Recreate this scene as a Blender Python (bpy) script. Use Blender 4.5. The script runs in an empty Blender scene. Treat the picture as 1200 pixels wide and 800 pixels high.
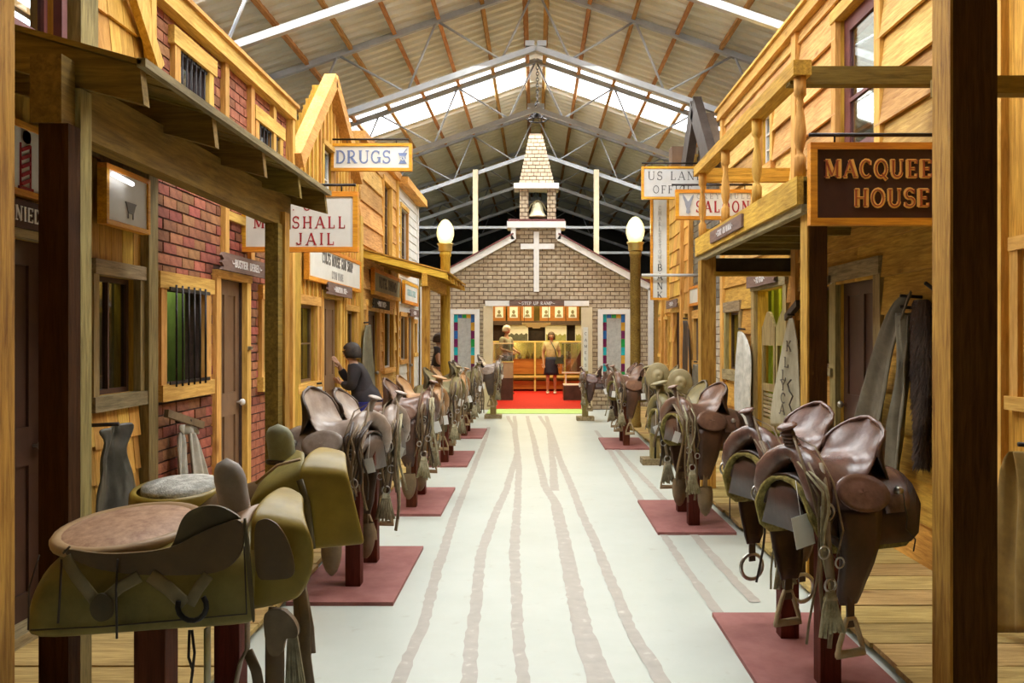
import bpy, bmesh, math, random
from mathutils import Vector, Matrix
random.seed(7)
SC = bpy.context.scene
COL = SC.collection
PI = math.pi
EYE = 1.5
FX = 1000.0

# ---------------------------------------------------------------- camera
cam_data = bpy.data.cameras.new('camera')
cam_data.lens = 30.0
cam_data.sensor_width = 36.0
cam_data.shift_x = -28 / 1200
cam_data.shift_y = -4 / 1200
cam_data.clip_start = 0.05
cam = bpy.data.objects.new('camera', cam_data)
cam.location = (0, 0, EYE)
cam.rotation_euler = (PI / 2, 0, 0)
COL.objects.link(cam)
SC.camera = cam

# ---------------------------------------------------------------- world, exposure
w = bpy.data.worlds.new('world')
SC.world = w
w.use_nodes = True
w.node_tree.nodes['Background'].inputs[0].default_value = (0.93, 0.96, 1.0, 1)
w.node_tree.nodes['Background'].inputs[1].default_value = 7.0
SC.view_settings.view_transform = 'Standard'
SC.view_settings.look = 'None'
SC.view_settings.exposure = 0.35
SC.view_settings.gamma = 1.0
SC.cycles.use_denoising = True
SC.cycles.max_bounces = 6
SC.cycles.diffuse_bounces = 4
SC.cycles.glossy_bounces = 3
SC.cycles.transmission_bounces = 4
SC.cycles.transparent_max_bounces = 10
SC.cycles.sample_clamp_indirect = 4.0
SC.cycles.caustics_reflective = False
SC.cycles.caustics_refractive = False

def area_light(name, loc, rot, sx, sy, power, color):
    l = bpy.data.lights.new(name, 'AREA')
    l.shape = 'RECTANGLE'; l.size = sx; l.size_y = sy; l.energy = power; l.color = color
    o = bpy.data.objects.new(name, l)
    o.location = loc; o.rotation_euler = rot
    COL.objects.link(o)
    return o

def point_light(name, loc, power, color, r=0.1):
    l = bpy.data.lights.new(name, 'POINT')
    l.energy = power; l.color = color; l.shadow_soft_size = r
    o = bpy.data.objects.new(name, l)
    o.location = loc
    COL.objects.link(o)
    return o

RIDGE = 6.95
SLOPE = 0.345
SKY = [(3.8, 5.4), (8.2, 10.0), (16.4, 18.05)]        # translucent roof strips (y ranges); first two unseen, added to light the street
warm = (0.96, 0.97, 0.89)
for (ya, yb), pw in zip(SKY, (105, 108, 110)):
    for s in (-1, 1):
        area_light('overhead_fill', (s * 1.95, (ya + yb) / 2, RIDGE - 1.95 * SLOPE - 0.22),
                   (0, s * math.atan(SLOPE), 0), 3.4, yb - ya - 0.1, pw, warm)
area_light('overhead_fill', (0, 12.0, 5.6), (0, 0, 0), 2.6, 3.0, 50, warm)  # added overhead fill; the roof sheet is closed here, no strip above

# ---------------------------------------------------------------- materials
def nmat(name):
    m = bpy.data.materials.new(name)
    m.use_nodes = True
    nt = m.node_tree
    return m, nt, nt.nodes['Principled BSDF']

def N(nt, t, **kw):
    n = nt.nodes.new(t)
    for k, v in kw.items():
        if k in n.inputs: n.inputs[k].default_value = v
        else: setattr(n, k, v)
    return n

def ramp(nt, fac, stops):
    r = nt.nodes.new('ShaderNodeValToRGB')
    el = r.color_ramp.elements
    while len(el) < len(stops): el.new(0.5)
    for e, (p, c) in zip(el, stops):
        e.position = p; e.color = (*c, 1) if len(c) == 3 else c
    nt.links.new(fac, r.inputs[0])
    return r

MC = {}
def wood(name, dark, light, axis='z', rough=0.72, spec=0.25, var=0.28, knots=True, sc=1.0, huev=0.012):
    if name in MC: return MC[name]
    m, nt, b = nmat(name); L = nt.links.new
    geo = N(nt, 'ShaderNodeNewGeometry')
    oi = N(nt, 'ShaderNodeObjectInfo')
    add = N(nt, 'ShaderNodeVectorMath', operation='ADD')
    mul = N(nt, 'ShaderNodeMath', operation='MULTIPLY'); mul.inputs[1].default_value = 37.0
    L(oi.outputs['Random'], mul.inputs[0]); L(geo.outputs['Position'], add.inputs[0]); L(mul.outputs[0], add.inputs[1])
    mp = N(nt, 'ShaderNodeMapping')
    s = {'x': (0.9, 11, 11), 'y': (11, 0.9, 11), 'z': (11, 11, 0.9)}[axis]
    mp.inputs['Scale'].default_value = tuple(v * sc for v in s)
    L(add.outputs[0], mp.inputs[0])
    n1 = N(nt, 'ShaderNodeTexNoise', Scale=4.4, Detail=7.0, Roughness=0.68, Distortion=0.5)
    L(mp.outputs[0], n1.inputs['Vector'])
    r = ramp(nt, n1.outputs['Fac'], [(0.33, dark), (0.66, light)])
    mp2 = N(nt, 'ShaderNodeMapping')
    s2 = {'x': (0.35, 1, 1), 'y': (1, 0.35, 1), 'z': (1, 1, 0.35)}[axis]
    mp2.inputs['Scale'].default_value = s2
    L(add.outputs[0], mp2.inputs[0])
    n2 = N(nt, 'ShaderNodeTexNoise', Scale=4.0, Detail=3.0)
    L(mp2.outputs[0], n2.inputs['Vector'])
    r2 = ramp(nt, n2.outputs['Fac'], [(0.3, (0.7, 0.66, 0.62)), (0.6, (1.06, 1.06, 1.06))])
    mx = N(nt, 'ShaderNodeMix', data_type='RGBA', blend_type='MULTIPLY'); mx.inputs[0].default_value = 0.8
    L(r.outputs[0], mx.inputs[6]); L(r2.outputs[0], mx.inputs[7])
    col = mx.outputs[2]
    if knots:
        mp3 = N(nt, 'ShaderNodeMapping')
        s3 = {'x': (1.2, 3, 3), 'y': (3, 1.2, 3), 'z': (3, 3, 1.2)}[axis]
        mp3.inputs['Scale'].default_value = s3
        L(add.outputs[0], mp3.inputs[0])
        vo = N(nt, 'ShaderNodeTexVoronoi', Scale=1.3)
        L(mp3.outputs[0], vo.inputs['Vector'])
        r3 = ramp(nt, vo.outputs['Distance'], [(0.03, (0.3, 0.17, 0.08)), (0.13, (1, 1, 1))])
        mk = N(nt, 'ShaderNodeMix', data_type='RGBA', blend_type='MULTIPLY'); mk.inputs[0].default_value = 0.75
        L(col, mk.inputs[6]); L(r3.outputs[0], mk.inputs[7]); col = mk.outputs[2]
    hs = N(nt, 'ShaderNodeHueSaturation')
    mr = N(nt, 'ShaderNodeMapRange'); mr.inputs['To Min'].default_value = 1 - var; mr.inputs['To Max'].default_value = 1 + var
    L(oi.outputs['Random'], mr.inputs[0]); L(mr.outputs[0], hs.inputs['Value'])
    m3 = N(nt, 'ShaderNodeMath', operation='MULTIPLY'); m3.inputs[1].default_value = 7.13
    fr = N(nt, 'ShaderNodeMath', operation='FRACT')
    L(oi.outputs['Random'], m3.inputs[0]); L(m3.outputs[0], fr.inputs[0])
    mr2 = N(nt, 'ShaderNodeMapRange'); mr2.inputs['To Min'].default_value = 0.5 - huev; mr2.inputs['To Max'].default_value = 0.5 + huev
    L(fr.outputs[0], mr2.inputs[0]); L(mr2.outputs[0], hs.inputs['Hue'])
    L(col, hs.inputs['Color']); L(hs.outputs[0], b.inputs['Base Color'])
    b.inputs['Roughness'].default_value = rough
    b.inputs['Specular IOR Level'].default_value = spec
    bp = N(nt, 'ShaderNodeBump', Strength=0.35, Distance=0.01)
    L(n1.outputs['Fac'], bp.inputs['Height']); L(bp.outputs[0], b.inputs['Normal'])
    MC[name] = m
    return m

def plain(name, c1, c2=None, rough=0.6, metal=0.0, scale=6.0, bump=0.1, spec=0.4, var=0.0, stretch=(1, 1, 1), lo=0.35, hi=0.65, sheen=0.0):
    if name in MC: return MC[name]
    m, nt, b = nmat(name); L = nt.links.new
    c2 = c2 or tuple(min(1, v * 1.15) for v in c1)
    tc = N(nt, 'ShaderNodeTexCoord')
    mp = N(nt, 'ShaderNodeMapping'); mp.inputs['Scale'].default_value = stretch
    L(tc.outputs['Object'], mp.inputs[0])
    n1 = N(nt, 'ShaderNodeTexNoise', Scale=scale, Detail=6.0, Roughness=0.65)
    L(mp.outputs[0], n1.inputs['Vector'])
    r = ramp(nt, n1.outputs['Fac'], [(lo, c1), (hi, c2)])
    out = r.outputs[0]
    if var:
        oi = N(nt, 'ShaderNodeObjectInfo'); hs = N(nt, 'ShaderNodeHueSaturation')
        mr = N(nt, 'ShaderNodeMapRange'); mr.inputs['To Min'].default_value = 1 - var; mr.inputs['To Max'].default_value = 1 + var
        L(oi.outputs['Random'], mr.inputs[0]); L(mr.outputs[0], hs.inputs['Value']); L(out, hs.inputs['Color'])
        m3 = N(nt, 'ShaderNodeMath', operation='MULTIPLY'); m3.inputs[1].default_value = 9.7
        fr = N(nt, 'ShaderNodeMath', operation='FRACT')
        L(oi.outputs['Random'], m3.inputs[0]); L(m3.outputs[0], fr.inputs[0])
        mr2 = N(nt, 'ShaderNodeMapRange'); mr2.inputs['To Min'].default_value = 0.5 - var * 0.07; mr2.inputs['To Max'].default_value = 0.5 + var * 0.07
        L(fr.outputs[0], mr2.inputs[0]); L(mr2.outputs[0], hs.inputs['Hue'])
        out = hs.outputs[0]
    L(out, b.inputs['Base Color'])
    b.inputs['Roughness'].default_value = rough
    b.inputs['Metallic'].default_value = metal
    b.inputs['Specular IOR Level'].default_value = spec
    if sheen: b.inputs['Sheen Weight'].default_value = sheen
    if bump:
        n2 = N(nt, 'ShaderNodeTexNoise', Scale=scale * 5, Detail=4.0)
        L(tc.outputs['Object'], n2.inputs['Vector'])
        bp = N(nt, 'ShaderNodeBump', Strength=bump, Distance=0.01)
        L(n2.outputs['Fac'], bp.inputs['Height']); L(bp.outputs[0], b.inputs['Normal'])
    MC[name] = m
    return m

def emis(name, color, strength):
    if name in MC: return MC[name]
    m, nt, b = nmat(name)
    b.inputs['Base Color'].default_value = (*color, 1)
    b.inputs['Emission Color'].default_value = (*color, 1)
    b.inputs['Emission Strength'].default_value = strength
    MC[name] = m
    return m

def glassy(name, tint=(0.8, 0.85, 0.85), gloss=0.18, rough=0.03):
    if name in MC: return MC[name]
    m = bpy.data.materials.new(name); m.use_nodes = True
    nt = m.node_tree; nt.nodes.clear(); L = nt.links.new
    o = N(nt, 'ShaderNodeOutputMaterial'); mx = N(nt, 'ShaderNodeMixShader')
    tr = N(nt, 'ShaderNodeBsdfTransparent'); tr.inputs[0].default_value = (*tint, 1)
    gl = N(nt, 'ShaderNodeBsdfGlossy'); gl.inputs['Roughness'].default_value = rough
    mx.inputs[0].default_value = gloss
    L(tr.outputs[0], mx.inputs[1]); L(gl.outputs[0], mx.inputs[2]); L(mx.outputs[0], o.inputs[0])
    MC[name] = m
    return m

PINE_D, PINE_L = (0.36, 0.18, 0.018), (0.70, 0.42, 0.06)
pine_z = wood('pine_upright', PINE_D, PINE_L, 'z')
pine_y = wood('pine_lengthwise', PINE_D, PINE_L, 'y')
pine_x = wood('pine_crosswise', PINE_D, PINE_L, 'x')
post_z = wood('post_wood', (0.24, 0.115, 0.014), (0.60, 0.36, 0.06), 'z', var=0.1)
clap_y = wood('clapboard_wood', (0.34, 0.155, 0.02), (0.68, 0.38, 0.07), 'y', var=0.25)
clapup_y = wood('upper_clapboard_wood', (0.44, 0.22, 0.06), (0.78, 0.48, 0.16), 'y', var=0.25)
trim_z = wood('trim_upright', (0.50, 0.25, 0.05), (0.80, 0.48, 0.13), 'z', var=0.1)
trim_y = wood('trim_lengthwise', (0.50, 0.25, 0.05), (0.80, 0.48, 0.13), 'y', var=0.1)
orange_x = wood('orange_frame_wood', (0.55, 0.20, 0.015), (0.85, 0.40, 0.035), 'x', var=0.05, knots=False, rough=0.5)
orange_y = wood('orange_frame_wood_y', (0.55, 0.20, 0.015), (0.85, 0.40, 0.035), 'y', var=0.05, knots=False, rough=0.5)
grey_z = wood('weathered_upright', (0.17, 0.125, 0.045), (0.42, 0.32, 0.13), 'z', var=0.15)
grey_y = wood('weathered_lengthwise', (0.16, 0.12, 0.06), (0.40, 0.31, 0.17), 'y', var=0.15)
dark_x = wood('dark_rafter_wood', (0.13, 0.08, 0.012), (0.29, 0.185, 0.035), 'x', var=0.12)
dark_y = wood('dark_beam_wood', (0.13, 0.08, 0.012), (0.29, 0.185, 0.035), 'y', var=0.12)
deck_x = wood('deck_wood', (0.27, 0.175, 0.055), (0.56, 0.40, 0.15), 'x', var=0.16)
shingle_z = wood('shingle_wood', (0.48, 0.23, 0.035), (0.78, 0.46, 0.11), 'z', var=0.2, knots=False)
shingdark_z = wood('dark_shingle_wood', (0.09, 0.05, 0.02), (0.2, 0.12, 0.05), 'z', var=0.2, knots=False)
purlin_y = wood('purlin_wood', (0.30, 0.13, 0.03), (0.58, 0.30, 0.10), 'y', var=0.15)
dark_z = wood('dark_upright', (0.035, 0.015, 0.004), (0.085, 0.040, 0.011), 'z', var=0.1, rough=0.7, spec=0.08)
redpost = wood('red_stained_wood', (0.075, 0.018, 0.010), (0.145, 0.036, 0.020), 'z', var=0.1, rough=0.65, spec=0.1)
browndoor = plain('brown_door_paint', (0.165, 0.092, 0.05), (0.23, 0.135, 0.075), rough=0.45, scale=3, bump=0.05)
darkdoor = plain('dark_door_paint', (0.055, 0.025, 0.016), (0.085, 0.04, 0.026), rough=0.45, scale=3, bump=0.05)
plumpaint = plain('plum_paint', (0.12, 0.035, 0.035), (0.19, 0.06, 0.055), rough=0.5, scale=4)
brickm = plain('red_brick', (0.20, 0.066, 0.034), (0.35, 0.130, 0.066), rough=0.85, scale=14, bump=0.5, var=0.35)
mortar = plain('dark_mortar', (0.05, 0.03, 0.028), (0.09, 0.055, 0.05), rough=0.95, scale=12, bump=0.3)
greenmat = plain('green_lit_brick', (0.20, 0.30, 0.08), (0.34, 0.48, 0.14), rough=0.8, scale=5)
greenboard = wood('green_board', (0.16, 0.16, 0.02), (0.34, 0.33, 0.05), 'z', knots=False)
churchbrick = plain('tan_brick', (0.34, 0.26, 0.175), (0.58, 0.47, 0.33), rough=0.85, scale=9, bump=0.3, lo=0.3, hi=0.7)
churchmort = plain('brown_mortar', (0.17, 0.115, 0.08), (0.24, 0.17, 0.12), rough=0.95)
whitep = plain('white_paint', (0.74, 0.72, 0.70), (0.84, 0.82, 0.80), rough=0.5, scale=4, bump=0.05)
creamp = plain('cream_paint', (0.62, 0.50, 0.32), (0.72, 0.60, 0.40), rough=0.5, scale=3, bump=0.05)
signwhite = plain('sign_white', (0.66, 0.65, 0.60), (0.76, 0.75, 0.70), rough=0.55, scale=3, bump=0.02)
signgrey = plain('sign_grey_white', (0.50, 0.48, 0.46), (0.60, 0.58, 0.56), rough=0.6, scale=3, bump=0.02)
redletter = plain('red_letter', (0.30, 0.015, 0.02), (0.38, 0.02, 0.03), rough=0.5, bump=0)
blueletter = plain('blue_letter', (0.14, 0.19, 0.36), (0.20, 0.25, 0.44), rough=0.5, bump=0)
blackletter = plain('black_letter', (0.035, 0.03, 0.03), (0.06, 0.05, 0.05), rough=0.5, bump=0)
fadeletter = plain('faded_letter', (0.30, 0.29, 0.28), (0.42, 0.40, 0.38), rough=0.6, bump=0)
whiteletter = plain('white_letter', (0.75, 0.72, 0.72), (0.85, 0.82, 0.82), rough=0.5, bump=0)
goldletter = plain('gold_letter', (0.80, 0.45, 0.10), (0.92, 0.58, 0.18), rough=0.5, bump=0)
plankbrown = plain('purple_brown_plank', (0.13, 0.075, 0.06), (0.20, 0.125, 0.10), rough=0.7, scale=5, stretch=(1, 1, 8))
signdark = plain('dark_sign_board', (0.035, 0.008, 0.006), (0.055, 0.014, 0.01), rough=0.55, scale=4, bump=0.15)
iron = plain('dark_iron', (0.02, 0.018, 0.018), (0.05, 0.04, 0.04), rough=0.45, metal=0.6)
steel = plain('grey_painted_steel', (0.36, 0.37, 0.39), (0.48, 0.49, 0.51), rough=0.45, metal=0.1, scale=3, bump=0.05)
nickel = plain('dull_nickel', (0.35, 0.33, 0.30), (0.5, 0.48, 0.44), rough=0.3, metal=0.9)
palebell = plain('pale_bell_paint', (0.52, 0.48, 0.30), (0.62, 0.58, 0.40), rough=0.4)
carvedred = plain('carved_red_letter', (0.30, 0.06, 0.02), (0.42, 0.10, 0.03), rough=0.5, bump=0)
brass = plain('brass', (0.55, 0.40, 0.12), (0.65, 0.5, 0.2), rough=0.35, metal=0.8)
glass = glassy('window_glass')
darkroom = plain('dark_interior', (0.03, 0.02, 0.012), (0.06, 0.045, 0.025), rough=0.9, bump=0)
matred = plain('red_painted_mat', (0.24, 0.085, 0.075), (0.32, 0.13, 0.115), rough=0.8, scale=5, bump=0.15)

# ---------------------------------------------------------------- object helpers
WL = {}
MESH = {}
def setp(o, label=None, cat=None, group=None, kind=None):
    if label: o['label'] = label
    if cat: o['category'] = cat
    if group: o['group'] = group
    if kind: o['kind'] = kind
    return o

def attach(o, loc, parent):
    """place o at world point loc; parents here are never rotated"""
    COL.objects.link(o)
    o.location = loc
    WL[o.name] = Vector(loc)
    if parent is not None:
        o.parent = parent
        o.matrix_parent_inverse = Matrix.Translation(-WL[parent.name])
    return o

def empty(name, loc, label=None, cat=None, group=None, kind=None, parent=None):
    o = bpy.data.objects.new(name, None)
    o.empty_display_size = 0.1
    attach(o, loc, parent)
    return setp(o, label, cat, group, kind)

CUBE = [(-.5, -.5, -.5), (.5, -.5, -.5), (.5, .5, -.5), (-.5, .5, -.5), (-.5, -.5, .5), (.5, -.5, .5), (.5, .5, .5), (-.5, .5, .5)]
CF = [(0, 3, 2, 1), (4, 5, 6, 7), (0, 1, 5, 4), (1, 2, 6, 5), (2, 3, 7, 6), (3, 0, 4, 7)]

def box(name, parent, mat, x0, x1, y0, y1, z0, z1, rot=None):
    if x1 < x0: x0, x1 = x1, x0
    if y1 < y0: y0, y1 = y1, y0
    if z1 < z0: z0, z1 = z1, z0
    d = (round(x1 - x0, 4), round(y1 - y0, 4), round(z1 - z0, 4))
    key = (d, mat.name)
    me = MESH.get(key)
    if me is None:
        me = bpy.data.meshes.new(name)
        me.from_pydata([(v[0] * d[0], v[1] * d[1], v[2] * d[2]) for v in CUBE], [], CF)
        me.materials.append(mat)
        MESH[key] = me
    o = bpy.data.objects.new(name, me)
    attach(o, ((x0 + x1) / 2, (y0 + y1) / 2, (z0 + z1) / 2), parent)
    if rot: o.rotation_euler = rot
    return o

class MB:
    def __init__(s): s.v = []; s.f = []; s.m = []; s.smooth = []
    def add(s, vs, fs, mi=0, sm=False):
        n = len(s.v); s.v += [tuple(v) for v in vs]
        s.f += [tuple(i + n for i in f) for f in fs]; s.m += [mi] * len(fs); s.smooth += [sm] * len(fs)
    def box(s, x0, x1, y0, y1, z0, z1, mi=0):
        s.add([(x0 + (v[0] + .5) * (x1 - x0), y0 + (v[1] + .5) * (y1 - y0), z0 + (v[2] + .5) * (z1 - z0)) for v in CUBE], CF, mi)
    def beam(s, p, q, w, h, mi=0, up=(0, 0, 1)):
        p = Vector(p); q = Vector(q); d = (q - p).normalized(); u = Vector(up)
        r = d.cross(u)
        if r.length < 1e-4: r = d.cross(Vector((1, 0, 0)))
        r.normalize(); u = r.cross(d)
        vs = []
        for c in (p, q):
            for a, b in ((-1, -1), (1, -1), (1, 1), (-1, 1)):
                vs.append(c + r * a * w / 2 + u * b * h / 2)
        s.add(vs, [(0, 1, 2, 3), (7, 6, 5, 4), (0, 4, 5, 1), (1, 5, 6, 2), (2, 6, 7, 3), (3, 7, 4, 0)], mi)
    def tube(s, pts, rad, n=8, mi=0, closed=False, flat=1.0, cap=True):
        pts = [Vector(p) for p in pts]; k = len(pts)
        rad = rad if isinstance(rad, (list, tuple)) else [rad] * k
        vs = []; prev = None
        for i, p in enumerate(pts):
            a = pts[(i - 1) % k] if (closed or i > 0) else p
            b = pts[(i + 1) % k] if (closed or i < k - 1) else p
            d = (b - a).normalized() if (b - a).length > 1e-9 else Vector((0, 0, 1))
            if prev is None:
                r = d.cross(Vector((0, 0, 1)))
                if r.length < 1e-3: r = d.cross(Vector((0, 1, 0)))
            else:
                r = prev - d * prev.dot(d)
            r.normalize(); prev = r; u = r.cross(d)
            for j in range(n):
                t = 2 * PI * j / n
                vs.append(p + r * math.cos(t) * rad[i] + u * math.sin(t) * rad[i] * flat)
        fs = []
        for i in range(k if closed else k - 1):
            for j in range(n):
                a = i * n + j; b = i * n + (j + 1) % n; c = ((i + 1) % k) * n + (j + 1) % n; d2 = ((i + 1) % k) * n + j
                fs.append((a, b, c, d2))
        if not closed and cap:
            fs.append(tuple(range(n - 1, -1, -1))); fs.append(tuple((k - 1) * n + j for j in range(n)))
        s.add(vs, fs, mi, True)
    def lathe(s, prof, c, n=16, mi=0, axis='z', sx=1, sy=1):
        vs = []; k = len(prof)
        for r, z in prof:
            for j in range(n):
                t = 2 * PI * j / n
                vs.append((c[0] + r * sx * math.cos(t), c[1] + r * sy * math.sin(t), c[2] + z))
        fs = [(i * n + j, i * n + (j + 1) % n, (i + 1) * n + (j + 1) % n, (i + 1) * n + j) for i in range(k - 1) for j in range(n)]
        fs.append(tuple(range(n - 1, -1, -1))); fs.append(tuple((k - 1) * n + j for j in range(n)))
        s.add(vs, fs, mi, True)
    def prism(s, poly, a, b, plane='xz', mi=0):
        """poly of 2-D points extruded between a and b along the remaining axis"""
        def P(u, v, w): return {'xz': (u, w, v), 'yz': (w, u, v), 'xy': (u, v, w)}[plane]
        n = len(poly)
        vs = [P(u, v, a) for u, v in poly] + [P(u, v, b) for u, v in poly]
        fs = [tuple(range(n)), tuple(range(2 * n - 1, n - 1, -1))] + [(i, (i + 1) % n, n + (i + 1) % n, n + i) for i in range(n)]
        s.add(vs, fs, mi)
    def grid(s, rows, mi=0, closed_u=False):
        m = len(rows); n = len(rows[0])
        vs = [p for r in rows for p in r]
        fs = [(i * n + j, i * n + (j + 1) % n, (i + 1) * n + (j + 1) % n, (i + 1) * n + j) for i in range(m - 1) for j in range(n if closed_u else n - 1)]
        s.add(vs, fs, mi, True)
    def build(s, name, mats, parent=None, origin=(0, 0, 0), local=False, fix=True):
        me = bpy.data.meshes.new(name)
        o3 = Vector(origin)
        me.from_pydata([Vector(v) - o3 for v in s.v], [], s.f)
        if not isinstance(mats, (list, tuple)): mats = [mats]
        for m in mats: me.materials.append(m)
        me.polygons.foreach_set('material_index', s.m)
        me.polygons.foreach_set('use_smooth', s.smooth)
        if fix:
            bm = bmesh.new(); bm.from_mesh(me)
            bmesh.ops.recalc_face_normals(bm, faces=bm.faces)
            bm.to_mesh(me); bm.free()
        me.update()
        o = bpy.data.objects.new(name, me)
        if local:
            COL.objects.link(o); o.parent = parent
            WL[o.name] = Vector((0, 0, 0))
        else: attach(o, origin, parent)
        return o

def bev(o, w=0.006, seg=2):
    m = o.modifiers.new('bevel', 'BEVEL'); m.width = w; m.segments = seg; m.limit_method = 'ANGLE'
    return o
def solid(o, t, off=0.0):
    m = o.modifiers.new('solid', 'SOLIDIFY'); m.thickness = t; m.offset = off
    return o
def sub(o, n=1):
    m = o.modifiers.new('sub', 'SUBSURF'); m.levels = n; m.render_levels = n
    return o

# pixel helpers (photo pixel + distance -> place)
def PX(px, Y): return (px - 628) * Y / FX
def PZ(py, Y): return EYE - (py - 396) * Y / FX
def YW(px): return 2500.0 / abs(px - 628)        # distance of the facade line at that pixel column

# ---------------------------------------------------------------- lettering
def arc(cx, cy, rx, ry, a0, a1, n=10):
    return [(cx + rx * math.cos(math.radians(a0 + (a1 - a0) * i / n)), cy + ry * math.sin(math.radians(a0 + (a1 - a0) * i / n))) for i in range(n + 1)]
T, t_, m_ = 0.15, 0.07, 0.11
def V(x, T=T): return (T, [(x, 0), (x, 1)])
def LN(x0, y0, x1, y1, t=t_): return (t, [(x0, y0), (x1, y1)])
def SF(x, y): return (t_, [(x - .13, y), (x + .13, y)])
GL = {
 'A': (.84, [LN(.07, 0, .42, 1), LN(.42, 1, .76, 0, T), LN(.2, .33, .64, .33), SF(.08, .03), SF(.76, .03)]),
 'B': (.68, [V(.14), (m_, arc(.3, .74, .26, .23, -90, 90)), (m_, arc(.3, .27, .31, .24, -90, 90)), LN(.03, .97, .32, .97), LN(.1, .5, .3, .5), LN(.03, .03, .32, .03)]),
 'C': (.74, [(m_, arc(.4, .5, .33, .47, 45, 315)), LN(.64, .95, .64, .7)]),
 'D': (.76, [V(.14), LN(.03, .97, .32, .97), LN(.03, .03, .32, .03), (m_, arc(.3, .5, .38, .47, -90, 90))]),
 'E': (.68, [V(.14), LN(.03, .97, .62, .97), LN(.14, .5, .46, .5), LN(.03, .03, .62, .03), LN(.6, 1, .6, .78), LN(.6, 0, .6, .22), LN(.46, .6, .46, .4)]),
 'F': (.64, [V(.14), LN(.03, .97, .6, .97), LN(.14, .5, .44, .5), SF(.14, .03), LN(.58, 1, .58, .78), LN(.44, .6, .44, .4)]),
 'G': (.8, [(m_, arc(.4, .5, .33, .47, 45, 330)), (T, [(.68, .05), (.68, .45)]), LN(.5, .45, .8, .45), LN(.64, .95, .64, .7)]),
 'H': (.84, [V(.15), V(.69), LN(.15, .5, .69, .5), SF(.15, .03), SF(.69, .03), SF(.15, .97), SF(.69, .97)]),
 'I': (.32, [V(.16), SF(.16, .03), SF(.16, .97)]),
 'J': (.54, [(T, [(.38, .22), (.38, 1)]), (m_, arc(.22, .2, .17, .17, 180, 350)), SF(.38, .97)]),
 'K': (.8, [V(.14), LN(.16, .4, .62, .97), LN(.32, .56, .68, .03, T), SF(.14, .03), SF(.14, .97), SF(.64, .97), SF(.68, .03)]),
 'L': (.64, [V(.14), SF(.14, .97), LN(.03, .03, .58, .03), LN(.56, 0, .56, .28)]),
 'M': (1.0, [V(.14, t_), LN(.14, 1, .5, .1, T), LN(.5, .1, .84, 1), V(.84), SF(.14, .03), SF(.84, .03), SF(.12, .97), SF(.86, .97)]),
 'N': (.84, [V(.14, t_), LN(.14, 1, .7, 0, T), V(.7, t_), SF(.14, .97), SF(.7, .97), SF(.14, .03)]),
 'O': (.82, [(m_, arc(.41, .5, .34, .47, 0, 360, 16))]),
 'P': (.66, [V(.14), (m_, arc(.3, .73, .28, .25, -90, 90)), LN(.03, .97, .32, .97), LN(.12, .47, .3, .47), SF(.14, .03)]),
 'Q': (.82, [(m_, arc(.41, .5, .34, .47, 0, 360, 16)), LN(.45, .2, .78, -.12, m_)]),
 'R': (.78, [V(.14), (m_, arc(.3, .73, .26, .25, -90, 90)), LN(.03, .97, .32, .97), LN(.12, .47, .3, .47), LN(.32, .47, .66, .03, T), SF(.14, .03), SF(.68, .03)]),
 'S': (.64, [(m_, arc(.32, .73, .24, .25, 20, 250) + arc(.3, .27, .27, .25, 70, -160)), LN(.56, .98, .56, .74), LN(.06, .02, .06, .26)]),
 'T': (.72, [V(.36), LN(.04, .97, .68, .97), LN(.05, 1, .05, .76), LN(.67, 1, .67, .76), SF(.36, .03)]),
 'U': (.84, [(T, [(.15, .3), (.15, 1)]), (m_, arc(.42, .3, .27, .27, 180, 360)), (t_, [(.69, .3), (.69, 1)]), SF(.15, .97), SF(.69, .97)]),
 'V': (.8, [LN(.1, 1, .4, 0, T), LN(.4, 0, .7, 1), SF(.1, .97), SF(.7, .97)]),
 'W': (1.1, [LN(.08, 1, .32, 0, T), LN(.32, 0, .55, .9), LN(.55, .9, .78, 0, T), LN(.78, 0, 1.0, 1), SF(.1, .97), SF(1.0, .97)]),
 'X': (.78, [LN(.1, 1, .68, 0, T), LN(.1, 0, .66, 1), SF(.1, .97), SF(.66, .97), SF(.1, .03), SF(.68, .03)]),
 'Y': (.76, [LN(.08, 1, .38, .5, T), LN(.38, .5, .68, 1), (T, [(.38, 0), (.38, .5)]), SF(.1, .97), SF(.68, .97), SF(.38, .03)]),
 '&': (.84, [(m_, arc(.34, .77, .17, .2, -40, 220)), LN(.2, .64, .74, .03, m_), (m_, arc(.34, .25, .25, .22, 130, 340)), LN(.57, .2, .74, .5)]),
 '.': (.2, [LN(.06, .07, .16, .07, .14)]),
 '~': (.9, [(m_, [(.05, .75), (.25, .45), (.6, .4), (.85, .5)])]),
 'Z': (.7, [LN(.06,.97,.62,.97), LN(.62,.97,.06,.03,T), LN(.06,.03,.62,.03)]),
 "'": (.2, [LN(.1, 1, .1, .75, .1)]),
 ' ': (.45, []),
}
def text_width(s, h, track=0.12, wide=1.0):
    return sum(GL[c][0] * wide + track for c in s) * h - track * h
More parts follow.
